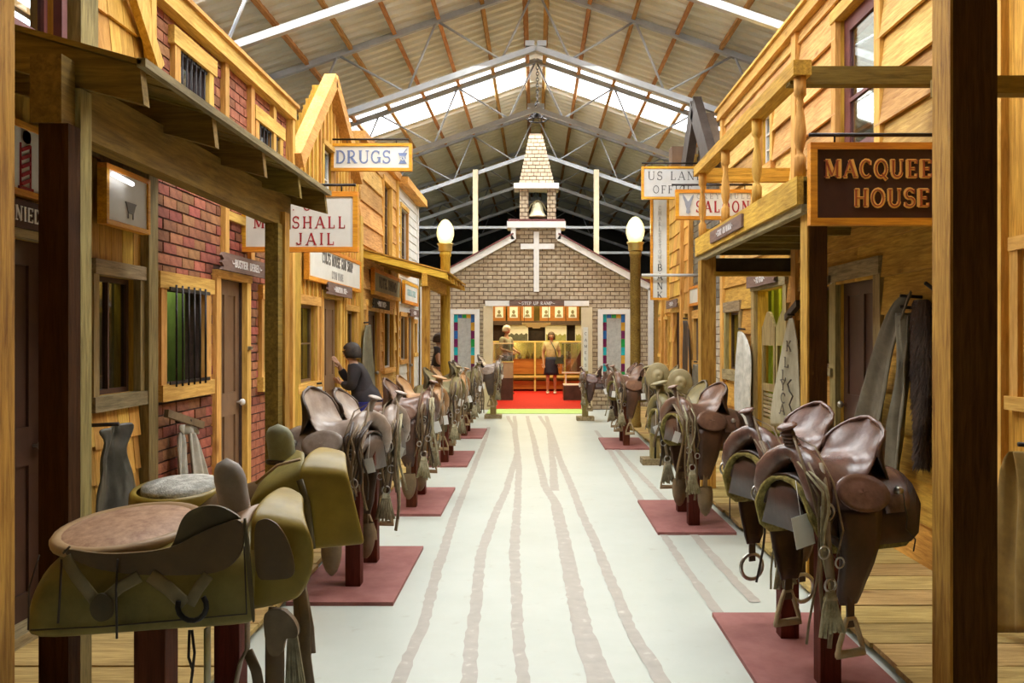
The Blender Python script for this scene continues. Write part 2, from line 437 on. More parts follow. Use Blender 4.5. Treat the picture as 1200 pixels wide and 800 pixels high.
def text_mb(mb, s, origin, R, h, nrm, track=0.12, wide=1.0, weight=1.0, thick=0.004, center=True, up=(0, 0, 1), mi=0):
    """strokes of s as thin raised bars; R = reading direction, nrm = outward normal"""
    R = Vector(R); nrm = Vector(nrm); up = Vector(up); o = Vector(origin)
    x = -text_width(s, h, track, wide) / 2 if center else 0.0
    for c in s:
        wd, st = GL[c]
        for k, (tk, pts) in enumerate(st):
            P2 = [(x + p[0] * wide * h, p[1] * h) for p in pts]
            tk = tk * h * weight
            L = []; Rr = []
            for i, p in enumerate(P2):
                a = P2[max(0, i - 1)]; b = P2[min(len(P2) - 1, i + 1)]
                dx, dy = b[0] - a[0], b[1] - a[1]; dl = math.hypot(dx, dy) or 1
                nx, ny = -dy / dl * tk / 2, dx / dl * tk / 2
                L.append((p[0] + nx, p[1] + ny)); Rr.append((p[0] - nx, p[1] - ny))
            n = len(P2); vs = []
            for q in L + Rr:
                vs.append(o + R * q[0] + up * q[1] + nrm * (thick + 0.0002 * k))
            for q in L + Rr:
                vs.append(o + R * q[0] + up * q[1])
            fs = []
            for i in range(n - 1):
                fs.append((i, i + 1, n + i + 1, n + i))
                fs.append((i, 2 * n + i, 2 * n + i + 1, i + 1))
                fs.append((n + i, n + i + 1, 3 * n + i + 1, 3 * n + i))
            mb.add(vs, fs, mi)
        x += (wd * wide + track) * h
    return mb

# ================================================================= THE SHED
floorm, nt, b = nmat('painted_concrete'); L = nt.links.new
geo = N(nt, 'ShaderNodeNewGeometry')
n1 = N(nt, 'ShaderNodeTexNoise', Scale=1.3, Detail=8.0, Roughness=0.7); L(geo.outputs['Position'], n1.inputs['Vector'])
r = ramp(nt, n1.outputs['Fac'], [(0.3, (0.465, 0.50, 0.445)), (0.65, (0.53, 0.56, 0.51))])
n2 = N(nt, 'ShaderNodeTexNoise', Scale=9.0, Detail=6.0); L(geo.outputs['Position'], n2.inputs['Vector'])
r2 = ramp(nt, n2.outputs['Fac'], [(0.27, (0.88, 0.85, 0.82)), (0.36, (1, 1, 1))])
mx = N(nt, 'ShaderNodeMix', data_type='RGBA', blend_type='MULTIPLY'); mx.inputs[0].default_value = 1
L(r.outputs[0], mx.inputs[6]); L(r2.outputs[0], mx.inputs[7]); L(mx.outputs[2], b.inputs['Base Color'])
b.inputs['Roughness'].default_value = 0.38
trackm, nt, b = nmat('faded_track_paint'); L = nt.links.new
geo = N(nt, 'ShaderNodeNewGeometry')
n1 = N(nt, 'ShaderNodeTexNoise', Scale=14.0, Detail=8.0); L(geo.outputs['Position'], n1.inputs['Vector'])
r = ramp(nt, n1.outputs['Fac'], [(0.3, (0.34, 0.31, 0.27)), (0.62, (0.40, 0.365, 0.32)), (0.74, (0.55, 0.54, 0.48))])
L(r.outputs[0], b.inputs['Base Color']); b.inputs['Roughness'].default_value = 0.5

fl = box('floor', None, floorm, -8.5, 8.5, -5, 34, -0.1, 0.0)
setp(fl, 'pale cream painted concrete floor of the street', kind='structure')
tracks = [
 [(466, 800, 17), (494, 736, 14), (516, 656, 12), (534, 600, 9.5), (550, 560, 7), (568, 516, 5), (573, 500, 4)],
 [(549, 800, 18), (554, 736, 15), (564, 648, 12), (578, 608, 10), (594, 572, 8), (606, 532, 7), (603, 504, 5), (595, 487, 4)],
 [(613, 800, 16), (606, 736, 14), (603, 640, 12), (606, 596, 9), (608, 552, 7), (604, 500, 5), (603, 487, 4)],
 [(704, 800, 32), (682, 736, 24), (664, 648, 17), (652, 592, 12), (638, 568, 9), (628, 528, 7), (618, 487, 4)],
 [(650, 575, 11), (648, 544, 8), (643, 504, 5), (632, 487, 4)],
 [(776, 800, 20), (738, 736, 15), (706, 656, 12), (678, 592, 9), (654, 532, 7), (640, 487, 4)],
 [(868, 765, 16), (842, 718, 13), (802, 664, 10), (752, 588, 8), (716, 530, 6), (698, 504, 4)],
 [(885, 706, 14), (860, 680, 12), (814, 628, 10), (778, 586, 8), (726, 530, 6), (700, 508, 4)]]
rt = random.Random(3)
for ti, tr in enumerate(tracks):
    mb = MB(); rows = []; hz = .0015 + .0004 * ti
    pts = [(PX(x, 1500 / (y - 396)), 1500 / (y - 396), w_ * 1.5 / (y - 396)) for x, y, w_ in tr]
    if tr[0][1] == 800: pts.insert(0, (pts[0][0] + (pts[0][0] - pts[1][0]) * 1.4, pts[0][1] - 0.9, pts[0][2]))
    for i in range(len(pts) - 1):
        a, c = pts[i], pts[i + 1]; k = max(6, int((c[1] - a[1]) / 0.06))
        for j in range(k):
            f = j / k; g = f * f * (3 - 2 * f)
            x = a[0] + (c[0] - a[0]) * (f * .6 + g * .4); y = a[1] + (c[1] - a[1]) * f; ww = a[2] + (c[2] - a[2]) * f
            rows.append([(x - ww / 2 + rt.uniform(-.006, .006), y, hz), (x + ww / 2 + rt.uniform(-.006, .006), y, hz)])
    n = len(rows); vs = [p for r_ in rows for p in r_]
    fs = []
    for i in range(n - 1):
        a = 2 * i; fs += [(a, a + 1, a + 3, a + 2)]
    mb.add(vs, fs)
    mb.build('painted_wagon_track', trackm, fl)

# shed walls
shedm = plain('dark_shed_sheet', (0.05, 0.05, 0.045), (0.08, 0.08, 0.07), rough=0.8, scale=1)
for nm, a in (('wall_left', (-8.6, -8.5, -5, 34, 0, 4.6)), ('wall_right', (8.5, 8.6, -5, 34, 0, 4.6)), ('wall_back', (-8.6, 8.6, 34, 34.1, 0, 7)), ('wall_front', (-8.6, 8.6, -5.1, -5, 0, 7))):
    setp(box(nm, None, shedm, *a), 'dark sheet metal wall of the shed', kind='structure')

# roof: ribbed sheets on purlins, open at the translucent strips
roofm = plain('roof_sheet', (0.70, 0.68, 0.57), (0.82, 0.80, 0.69), rough=0.45, scale=0.8, bump=0.0, metal=0.1)
skym = bpy.data.materials.new('translucent_sheet'); skym.use_nodes = True
nt = skym.node_tree; nt.nodes.clear()
o_ = N(nt, 'ShaderNodeOutputMaterial'); mxs = N(nt, 'ShaderNodeMixShader'); tb = N(nt, 'ShaderNodeBsdfTransparent'); tl = N(nt, 'ShaderNodeBsdfTranslucent')
tl.inputs[0].default_value = (0.9, 0.92, 0.95, 1); mxs.inputs[0].default_value = 0.35
nt.links.new(tb.outputs[0], mxs.inputs[1]); nt.links.new(tl.outputs[0], mxs.inputs[2]); nt.links.new(mxs.outputs[0], o_.inputs[0])
ceil = empty('ceiling', (0, 0, RIDGE), 'ribbed metal roof sheets on timber purlins over the whole street', kind='structure')
def ribbed(ya, yb, s):
    rows = []; y = ya; P = 0.27
    prof = []
    while y < yb - 1e-6:
        for dy, dz in ((0, 0), (.18, 0), (.2, -.055), (.25, -.055)):
            if y + dy <= yb: prof.append((y + dy, dz))
        y += P
    prof.append((yb, 0))
    mb = MB()
    a = []; c = []
    for (yy, dz) in prof:
        a.append((0, yy, RIDGE + dz)); c.append((s * 8.6, yy, RIDGE - 8.6 * SLOPE + dz))
    n = len(prof)
    vs = a + c
    mb.add(vs, [(i, i + 1, n + i + 1, n + i) for i in range(n - 1)])
    return mb
ys = [-5.1] + [v for ab in SKY for v in ab] + [34.1]
for s in (-1, 1):
    for i in range(0, len(ys), 2):
        o = ribbed(ys[i], ys[i + 1], s).build('roof_sheet', roofm, ceil); solid(o, 0.004)
    for ya, yb in SKY:
        mb = MB(); mb.add([(s * .12, ya, RIDGE - .04), (s * 8.6, ya, RIDGE - 8.6 * SLOPE), (s * 8.6, yb, RIDGE - 8.6 * SLOPE), (s * .12, yb, RIDGE - .04)], [(0, 1, 2, 3)])
        o = mb.build('skylight_panel', skym, ceil); solid(o, 0.004)
box('ridge_cap', ceil, roofm, -.2, .2, -5.1, 34.1, RIDGE - 0.01, RIDGE + .03)
for s in (-1, 1):
    for k in range(12):
        x = .16 + .66 * k
        if k == 0: x = .17
        z = RIDGE - x * SLOPE - .095
        o = box('purlin', ceil, purlin_y, s * x - .03, s * x + .03, -5, 34, z - .05, z + .05, (0, s * math.atan(SLOPE), 0))

# trusses
def truss(y, zb, label):
    t = empty('roof_truss', (0, y, zb), label, kind='structure')
    H = 0.93
    for s in (-1, 1):
        for nm, z0, w_ in (('bottom_chord', zb, .085), ('top_chord', zb + H, .085)):
            mb = MB(); mb.beam((0, y, z0), (s * 8.4, y, z0 - 8.4 * SLOPE), w_, w_); mb.build(nm, steel, t)
        nodes = [(0, 1), (.52, 0), (1.5, 1), (1.95, 0), (3.0, 1), (3.45, 0), (4.5, 1), (4.95, 0), (6.0, 1), (6.45, 0), (7.5, 1), (7.95, 0)]
        mb = MB()
        for (xa, ta), (xb, tb_) in zip(nodes, nodes[1:]):
            mb.tube([(s * xa, y, zb - xa * SLOPE + ta * H), (s * xb, y, zb - xb * SLOPE + tb_ * H)], .019, 6)
        mb.build('web_bars', steel, t)
        b2 = MB(); b2.box(s * .02, s * .16, y - .06, y + .06, zb + H * .02, zb + .1)
        b2.build('ridge_plate', steel, t)
TR = [(-1.3, 0), (2.3, 0), (5.9, 0), (9.45, 0), (12.9, 0), (16.35, 0), (20.2, 0), (23.7, 0), (27.2, 0), (30.7, 0)]
order = ['near the camera', 'first', 'second', 'third', 'fourth', 'fifth', 'sixth', 'seventh', 'eighth', 'ninth']
names = {9.45: 'grey steel roof truss nearest the camera, crossing the top corners', 12.9: 'grey steel roof truss between the nearest one and the skylight',
         16.35: 'steel roof truss just in front of the bright skylight strip', 20.2: 'steel roof truss crossing behind the steeple',
         23.7: 'steel roof truss second behind the steeple', 27.2: 'steel roof truss third behind the steeple in the dark', 30.7: 'steel roof truss farthest back in the dark'}
for y, _ in TR: truss(y, 5.88, names.get(y, 'steel roof truss overhead out of view'))
for zt, yt, lb in ((4.22, 21.0, 'thin white horizontal tie bar behind the church roof'), (3.75, 22.5, 'lower white horizontal tie bar far behind the church')):
    mb = MB(); mb.beam((-8.4, yt, zt), (8.4, yt, zt), .06, .06)
    mb.build('tie_beam', steel, None).__setitem__('kind', 'structure')
for s, lb in ((-1, 'left'), (1, 'right')):
    o = box('roof_column', None, creamp, s * 1.42 - .06, s * 1.42 + .06, 20.0, 20.12, 0, 5.45)
    setp(o, 'timber roof column rising behind the church on the ' + lb, kind='structure')

# ================================================================= WALKS
deckL = empty('floor_boardwalk', (-1.95, 2, 0), 'left timber boardwalk along the shopfronts', kind='structure')
deckR = empty('floor_boardwalk', (2.04, 2, 0), 'right timber boardwalk along the shopfronts', kind='structure')
rd = random.Random(5)
for s, par, xe in ((-1, deckL, 1.40), (1, deckR, 1.585)):
    y = 1.2
    while y < 17.8:
        wd = .285
        e = xe + rd.uniform(-.012, .012)
        box('deck_board', par, deck_x, s * e, s * 2.52, y, y + wd - .012, 0.03, .055 + rd.uniform(-.002, .002))
        y += wd
    box('deck_joist', par, dark_y, s * (xe + .06), s * (xe + .12), 1.2, 17.8, 0.0, .03)

# ================================================================= FACADE TOOLS
def wb(name, parent, mat, s, y0, y1, z0, z1, d0, d1, rot=None):
    return box(name, parent, mat, s * (2.5 - d0), s * (2.5 - d1), y0, y1, z0, z1, rot)

def clip(a, b, cuts):
    segs = [(a, b)]
    for c, d in cuts:
        out = []
        for p, q in segs:
            if d <= p or c >= q: out.append((p, q)); continue
            if c > p: out.append((p, c))
            if d < q: out.append((d, q))
        segs = out
    return [(p, q) for p, q in segs if q - p > 0.012]

def backing(bld, s, y0, y1, z0, z1, holes, mat, top=None, th=.12):
    """one wall body with real openings"""
    mb = MB()
    ysx = sorted({y0, y1} | {min(max(v, y0), y1) for h in holes for v in h[:2]})
    if top: ysx = sorted(set(ysx) | {y0 + (y1 - y0) * i / 24 for i in range(25)})
    for a, b_ in zip(ysx, ysx[1:]):
        m = (a + b_) / 2
        zt = top(m) if top else z1
        for p, q in clip(z0, zt, [(h[2], h[3]) for h in holes if h[0] < m < h[1]]):
            mb.box(min(s * 2.5, s * (2.5 + th)), max(s * 2.5, s * (2.5 + th)), a, b_, p, q)
    return mb.build('wall', mat, bld)

def clapboards(bld, s, y0, y1, z0, z1, holes, mat, step=.2, maxlen=9, lap=.035, top=None, seed=1, name='clapboard', tilt=.10):
    rr = random.Random(seed); z = z0; k = 0
    while z < z1 - .02:
        h = min(step, z1 - z)
        ya, yb = y0, y1
        if top:
            ok = [y0 + (y1 - y0) * i / 60 for i in range(61) if top(y0 + (y1 - y0) * i / 60) > z + h * .6]
            if not ok: break
            ya, yb = min(ok), max(ok)
        for p, q in clip(ya, yb, [(a, b_) for a, b_, c, d in holes if min(z + h, d) - max(z, c) > .3 * h]):
            cuts = [p]
            while q - cuts[-1] > maxlen: cuts.append(cuts[-1] + maxlen * rr.uniform(.5, .95))
            cuts.append(q)
            for a, b_ in zip(cuts, cuts[1:]):
                wb(name, bld, mat, s, a + .002, b_ - .002, z - .015, z + h, .004, .026, (0, s * tilt, 0))
        z += step; k += 1

def uprights(bld, s, y0, y1, z0, z1, holes, mat, step=.2, top=None, batten=True, seed=2):
    rr = random.Random(seed); y = y0
    while y < y1 - .02:
        e = min(y + step, y1); m = (y + e) / 2
        zt = top(m) if top else z1
        hs = [(c, d) for a, b_, c, d in holes if min(e, b_) - max(y, a) > .35 * (e - y)]
        for p, q in clip(z0, zt, hs): wb('wall_board', bld, mat, s, y + .003, e - .003, p, q, 0, .018)
        hs = [(c, d) for a, b_, c, d in holes if a < e < b_]
        if batten and e < y1 - .02:
            for p, q in clip(z0, (top(e) if top else z1), hs): wb('batten', bld, trim_z, s, e - .022, e + .022, p, q, .018, .038)
        y += step

def shingles(bld, s, y0, y1, z0, z1, holes, mat, step=.2, w0=.13, seed=4, jag=.02):
    rr = random.Random(seed); z = z0; k = 0
    while z < z1 - .03:
        h = min(step, z1 - z); y = y0 - rr.uniform(0, w0 * .5)
        while y < y1:
            wd = w0 * rr.uniform(.75, 1.3); a, e = max(y, y0), min(y + wd, y1); y += wd
            if e - a < .02: continue
            if any(min(e, q) - max(a, p) > .3 * (e - a) and min(z + h, d) - max(z, c) > .3 * h for p, q, c, d in holes): continue
            j = rr.uniform(-jag, jag)
            wb('shingle', bld, mat, s, a + .003, e - .003, z + j - .02, z + h, .004, .022, (0, s * .09, 0))
        z += step

def trimframe(bld, s, y0, y1, z0, z1, w=.07, mat=None, mat2=None, d=.045, sill=True, name='window_trim', head=None, wh=None):
    mat = mat or trim_z; mat2 = mat2 or trim_y; wh = wh or w
    wb(name, bld, mat, s, y0 - w, y0, z0, z1, 0, d)
    wb(name, bld, mat, s, y1, y1 + w, z0, z1, 0, d)
    wb(name, bld, mat2, s, y0 - w - (.04 if head else 0), y1 + w + (.04 if head else 0), z1, z1 + wh, 0, d + .012)
    if sill: wb('window_sill', bld, mat2, s, y0 - w - .02, y1 + w + .02, z0 - wh, z0, 0, d + .02)

def window(bld, s, y0, y1, z0, z1, frame, cols=1, rows=1, inset=.03, fw=.03, pane=True):
    mb = MB(); xa, xb = s * (2.5 + inset), s * (2.5 + inset + .035)
    xa, xb = min(xa, xb), max(xa, xb)
    mb.box(xa, xb, y0, y0 + fw, z0, z1); mb.box(xa, xb, y1 - fw, y1, z0, z1)
    mb.box(xa, xb, y0 + fw, y1 - fw, z0, z0 + fw); mb.box(xa, xb, y0 + fw, y1 - fw, z1 - fw, z1)
    f = mb.build('window', frame, bld, ((xa + xb) / 2, (y0 + y1) / 2, (z0 + z1) / 2))
    iy0, iy1, iz0, iz1 = y0 + fw, y1 - fw, z0 + fw, z1 - fw
    for c in range(1, cols):
        y = iy0 + (iy1 - iy0) * c / cols
        box('muntin', f, frame, xa, xb, y - .008, y + .008, iz0, iz1)
    for r_ in range(1, rows):
        z = iz0 + (iz1 - iz0) * r_ / rows
        box('muntin', f, frame, xa + .003, xb - .003, iy0, iy1, z - .008, z + .008)
    if pane:
        for c in range(cols):
            for r_ in range(rows):
                a = iy0 + (iy1 - iy0) * c / cols; e = iy0 + (iy1 - iy0) * (c + 1) / cols
                p = iz0 + (iz1 - iz0) * r_ / rows; q = iz0 + (iz1 - iz0) * (r_ + 1) / rows
                box('pane', f, glass, (xa + xb) / 2 - .002, (xa + xb) / 2 + .002, a, e, p, q)
    return f

def door(bld, s, y0, y1, z1, mat, z0=.06, inset=.04, knob='far', knobm=None, panels=True):
    xa, xb = s * (2.5 + inset), s * (2.5 + inset + .04); xa, xb = min(xa, xb), max(xa, xb)
    face = s * (2.5 + inset)
    dr = box('door', bld, mat, xa, xb, y0, y1, z0, z1)
    if panels:
        w_ = y1 - y0; hh = z1 - z0
        def st(a, e, p, q): box('door_rail', dr, mat, face - s * .014, face, a, e, p, q)
        st(y0, y0 + .09, z0, z1); st(y1 - .09, y1, z0, z1); st((y0 + y1) / 2 - .04, (y0 + y1) / 2 + .04, z0, z1)
        for p, q in ((z0, z0 + .18), (z0 + .42 * hh, z0 + .52 * hh), (z1 - .12, z1)):
            st(y0 + .09, (y0 + y1) / 2 - .04, p, q); st((y0 + y1) / 2 + .04, y1 - .09, p, q)
    ky = y1 - .05 if knob == 'far' else y0 + .05
    mb = MB(); mb.lathe([(.008, 0), (.01, .02), (.026, .035), (.03, .05), (.02, .065), (.002, .07)], (0, 0, 0), 10)
    vs = [(face - s * (.014 + v[2]), ky + v[0], z0 + .9 + v[1]) for v in mb.v]; mb.v = vs
    mb.build('door_knob', knobm or nickel, dr)
    return dr

def sign_board(name, label, cat, c, R, nrm, wd, ht, board, frame=None, fw=.05, th=.03, lines=(), group=None, hang=None, roll=0.0):
    """flat sign: centre c, reading direction R (unit, horizontal), normal nrm"""
    R = Vector(R); nrm = Vector(nrm); C_ = Vector(c); U = Vector((0, 0, 1))
    e = empty(name, c, label, cat, group)
    def slab(nm, a0, a1, b0, b1, d0, d1, mat):
        mb = MB(); pts = [C_ + R * a + U * b_ + nrm * d for d in (d0, d1) for a, b_ in ((a0, b0), (a1, b0), (a1, b1), (a0, b1))]
        mb.add(pts, CF); return mb.build(nm, mat, e, c)
    slab('sign_panel', -wd / 2 + (fw * .6 if frame else 0), wd / 2 - (fw * .6 if frame else 0), -ht / 2 + (fw * .6 if frame else 0), ht / 2 - (fw * .6 if frame else 0), -th / 2, th / 2, board)
    if frame:
        t2 = th / 2 + .012
        for a in ((-wd / 2, wd / 2, ht / 2 - fw, ht / 2), (-wd / 2, wd / 2, -ht / 2, -ht / 2 + fw), (-wd / 2, -wd / 2 + fw, -ht / 2 + fw, ht / 2 - fw), (wd / 2 - fw, wd / 2, -ht / 2 + fw, ht / 2 - fw)):
            slab('sign_frame', *a, -t2, t2, frame)
    for ln in lines:
        txt, h, x, z, mat = ln[:5]; kw = ln[5] if len(ln) > 5 else {}
        org = C_ + R * x + U * z + nrm * (th / 2)
        if h >= .1 and abs(nrm.y) > .5:
            tr = kw.get('track', .12); wi = kw.get('wide', 1.0); k2 = {k_: v_ for k_, v_ in kw.items() if k_ != 'track'}
            xx = -text_width(txt, h, tr, wi) / 2
            for ch_ in txt:
                if ch_ != ' ':
                    mb = MB(); text_mb(mb, ch_, org + R * xx, R, h, nrm, center=False, **k2); mb.build('letter', mat, e, c)
                xx += (GL[ch_][0] * wi + tr) * h
        else:
            mb = MB(); text_mb(mb, txt, org, R, h, nrm, **kw); mb.build('lettering', mat, e, c)
    return e

def hang_bar(e, x0, x1, y, z, hooks, zt, mat=None):
    mb = MB(); mb.tube([(x0, y, z), (x1, y, z)], .012, 8)
    o = mb.build('bracket_bar', mat or iron, e)
    mb = MB()
    for hx in hooks: mb.tube([(hx, y, z), (hx, y, zt)], .006, 6)
    mb.build('hanger', mat or iron, e)

def plank_sign(label, s, y0, y1, zc, ht, text, h, mat=None, jag='near', tmat=None, d=.06, group=None, tail=True):
    mat = mat or plankbrown
    e = empty('name_plank', (s * (2.5 - d), (y0 + y1) / 2, zc), label, 'sign', group)
    n = 5; pts = [(y1, zc - ht / 2), (y1, zc + ht / 2)]
    nj = []
    for i in range(n + 1):
        z = zc + ht / 2 - ht * i / n
        nj.append((y0 + (.0 if i % 2 else .05), z))
    pts = pts + nj
    if jag == 'far': pts = [(y0 + y1 - p, q) for p, q in pts]
    mb = MB(); mb.prism(pts, s * (2.5 - d), s * (2.5 - d - .022), 'yz')
    mb.build('plank', mat, e)
    R = (0, 1, 0) if s < 0 else (0, -1, 0)
    mb = MB(); text_mb(mb, text, (s * (2.5 - d - .022), (y0 + y1) / 2, zc - h / 2), R, h, (-s, 0, 0), wide=1.0, weight=1.1)
    mb.build('lettering', tmat or whiteletter, e)
    return e

def bars(bld, s, y0, y1, z0, z1, n, d=.06):
    g = None
    for z in (z0 + .03, z1 - .03):
        o = wb('bar_rail', bld, iron, s, y0 - .04, y1 + .04, z - .012, z + .012, d - .01, d)
        g = g or o
    for i in range(n):
        y = y0 + (y1 - y0) * (i + .5) / n
        mb = MB(); mb.tube([(s * (2.5 - d), y, z0), (s * (2.5 - d), y, z1)], .0075, 6)
        mb.build('window_bar', iron, bld)

# ================================================================= LEFT BUILDINGS
L_ = -1
# ---- A: barber and bath house, nearest on the left
A = empty('barber_shop', (-2.5, 3.4, 0), 'shingled barber and bath shopfront nearest on the left', 'building')
hA = [(3.72, 4.34, .06, 1.98), (4.80, 5.30, 1.17, 1.86), (3.95, 4.42, 2.98, 3.9)]
backing(A, L_, 1.4, 5.36, 0, 4.6, hA, pine_z)
uprights(A, L_, 1.42, 3.6, .06, 2.75, hA, pine_z, .2)
uprights(A, L_, 4.45, 5.36, 1.9, 2.5, [], pine_z, .135, batten=False)
shingles(A, L_, 4.42, 5.34, .1, 1.12, hA, shingle_z, .2, .14)
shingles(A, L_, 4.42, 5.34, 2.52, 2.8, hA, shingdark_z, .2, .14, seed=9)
shingles(A, L_, 4.72, 5.44, 2.85, 4.5, hA, shingle_z, .27, .15, seed=14)
uprights(A, L_, 1.42, 3.9, 2.8, 4.5, hA, pine_z, .2)
wb('corner_board', A, grey_z, L_, 5.36, 5.49, 0, 2.8, 0, .07)
wb('trim_board', A, grey_z, L_, 4.52, 4.70, 2.8, 4.5, 0, .09)
o = MB(); o.beam((-2.42, 4.98, 3.75), (-2.42, 5.47, 3.23), .10, .05, up=(1, 0, 0)); o.build('gable_board', trim_z, A)
o = MB(); o.beam((-2.44, 5.2, 3.9), (-2.44, 5.43, 3.2), .07, .05, up=(1, 0, 0)); o.build('gable_board', trim_z, A)
wb('trim_board', A, trim_z, L_, 5.40, 5.47, 3.2, 4.5, 0, .07)
trimframe(A, L_, 3.72, 4.34, .06, 1.98, .08, grey_z, grey_y, sill=False, name='door_trim')
door(A, L_, 3.72, 4.34, 1.98, darkdoor)
wb('door_step', A, grey_y, L_, 3.6, 4.46, .055, .11, -.03, .1)
trimframe(A, L_, 4.80, 5.30, 1.17, 1.86, .06, grey_z, grey_y, wh=.085)
f = window(A, L_, 4.80, 5.30, 1.17, 1.86, darkdoor, 2, 1)
box('green_back_board', A, greenboard, -2.75, -2.73, 4.6, 5.72, .9, 2.0)
trimframe(A, L_, 3.95, 4.42, 3.0, 3.9, .05, plumpaint, plumpaint, sill=True)
window(A, L_, 3.95, 4.42, 3.0, 3.9, plumpaint, 1, 1)

# signs on A
e = sign_board('pole_sign', 'white board with a painted barber pole beside the nearest left post', 'sign', (-2.44, 4.1, 2.345), (0, 1, 0), (1, 0, 0), .42, .35, signwhite, orange_y, .03)
mb = MB()
mb.lathe([(.0, 0), (.028, .008), (.034, .03), (.028, .055), (0, .065)], (0, 0, 0), 10)
mb.v = [(-2.415, 4.05 + v[0], 2.42 + v[2]) for v in mb.v]
for i in range(5): mb.beam((-2.42, 4.015, 2.225 + i * .04), (-2.42, 4.085, 2.255 + i * .04), .016, .008, up=(1, 0, 0))
mb.box(-2.425, -2.418, 4.008, 4.013, 2.215, 2.42); mb.box(-2.425, -2.418, 4.087, 4.092, 2.215, 2.42); mb.box(-2.425, -2.415, 3.995, 4.105, 2.20, 2.215)
mb.build('barber_pole_painting', redletter, e, (-2.44, 4.1, 2.345))
e = sign_board('name_board', 'dark board with pale letters NIED above the nearest left door', 'sign', (-2.43, 4.1, 2.085), (0, 1, 0), (1, 0, 0), .5, .13, signdark, None, lines=[('NIED', .068, -.045, -.034, whiteletter, dict(weight=1.2))])
e = sign_board('bathtub_sign', 'white board with a small bathtub picture above the green window', 'sign', (-2.42, 5.03, 2.31), (0, 1, 0), (1, 0, 0), .54, .34, signwhite, orange_y, .028)
mb = MB(); mb.prism([(4.99, 2.30), (5.13, 2.30), (5.115, 2.285), (5.09, 2.235), (5.03, 2.235), (5.005, 2.285)], -2.404, -2.398, 'yz')
for yy in (5.03, 5.09): mb.box(-2.404, -2.4, yy - .004, yy + .004, 2.205, 2.235)
mb.build('bathtub_painting', plain('bath_grey', (.15, .14, .14), bump=0), e, (-2.42, 5.03, 2.31))
tl_ = MB(); tl_.tube([(-2.36, 4.76, 2.415), (-2.36, 4.99, 2.40)], .014, 8)  # glowing bar stands in for a tube reflection on the sign
o = tl_.build('tube_reflection', emis('reflection_glow', (1, .98, 1), 2.5), None, (-2.36, 4.87, 2.41)); setp(o, 'short glowing bar in place of a tube reflection at the bathtub sign', 'light')

# ---- B: brick jail
B = empty('brick_jail', (-2.5, 7.0, 0), 'red brick jail building with barred windows on the left', 'building')
hB = [(5.68, 6.37, 1.19, 1.83), (6.66, 7.26, .06, 1.97), (7.72, 8.3, 1.15, 1.85), (5.90, 6.42, 2.98, 3.50), (7.58, 8.2, 2.98, 3.42)]
backing(B, L_, 5.49, 8.52, 0, 3.78, hB, mortar)
rb = random.Random(11); bricks = []
row = 0; z = .06
while z < 3.76:
    y = 5.49 - (row % 2) * .105
    while y < 8.52:
        a, e_ = max(y, 5.49), min(y + .2, 8.52)
        for p, q in clip(a, e_, [(h[0] - .075, h[1] + .075) for h in hB if min(z + .066, h[3] + .1) - max(z, h[2] - .1) > .02]):
            bricks.append((p, q, z))
        y += .211
    z += .0775; row += 1
vis = sorted(bricks, key=lambda b_: (not ((b_[0] < 6.9 and (.45 < b_[2] < 2.5 or b_[2] > 2.95)) or (b_[0] < 8.3 and .9 < b_[2] < 2.4)), b_[0]))
keep = vis[:300]; rest = vis[300:]
for p, q, z in keep: wb('brick', B, brickm, L_, p, q, z, z + .066, -.02, rb.choice([.008, .010, .012, .014]))
mb = MB()
for p, q, z in rest: mb.box(-2.52, -2.5 + rb.uniform(.007, .014), p, q, z, z + .066)
o = mb.build('bricks', brickm, B); o['kind'] = 'stuff'
for a in ((6.56, 6.64), (7.13, 7.22), (7.76, 7.84)):
    wb('trim_board', B, trim_z, L_, a[0] + (.22 if a[0] > 7 else .18), a[1] + (.22 if a[0] > 7 else .18), 2.15 if a[0] < 7.5 else 2.95, 3.70, 0, .05)
wb('trim_board', B, trim_y, L_, 6.82, 7.4, 2.45, 2.52, .01, .045)
wb('cornice_board', B, trim_y, L_, 5.49, 8.56, 3.68, 3.80, 0, .10)
wb('cornice_cap', B, trim_y, L_, 5.49, 8.57, 3.80, 3.83, -.12, .13)
wb('corner_board', B, trim_z, L_, 8.50, 8.58, 0, 3.68, 0, .08)
# lower barred window
trimframe(B, L_, 5.68, 6.37, 1.19, 1.83, .085, wh=.11, head=1)
box('lit_brick_partition', B, greenmat, -2.95, -2.9, 5.5, 10.0, .1, 2.3)
bars(B, L_, 5.72, 6.33, 1.17, 1.86, 6, d=.07)
trimframe(B, L_, 7.72, 8.3, 1.15, 1.85, .075, wh=.13)
window(B, L_, 7.72, 8.3, 1.15, 1.85, trim_z, 1, 1)
trimframe(B, L_, 5.90, 6.42, 2.98, 3.50, .09, wh=.12, head=1); bars(B, L_, 5.92, 6.40, 2.97, 3.52, 6, d=.03)
trimframe(B, L_, 7.58, 8.2, 2.98, 3.42, .09, wh=.12, head=1); bars(B, L_, 7.6, 8.18, 2.96, 3.44, 6, d=.03)
trimframe(B, L_, 6.66, 7.26, .06, 1.97, .095, wh=.06, sill=False, name='door_trim')
door(B, L_, 6.66, 7.26, 1.97, browndoor, knobm=whitep)
wb('door_latch', B, nickel, L_, 7.27, 7.33, 1.4, 1.43, .02, .07)
plank_sign('purple-brown name plank with pale lettering above the jail door', L_, 6.46, 7.62, 2.09, .135, "~BUSTER DEREL~", .062, d=.10)

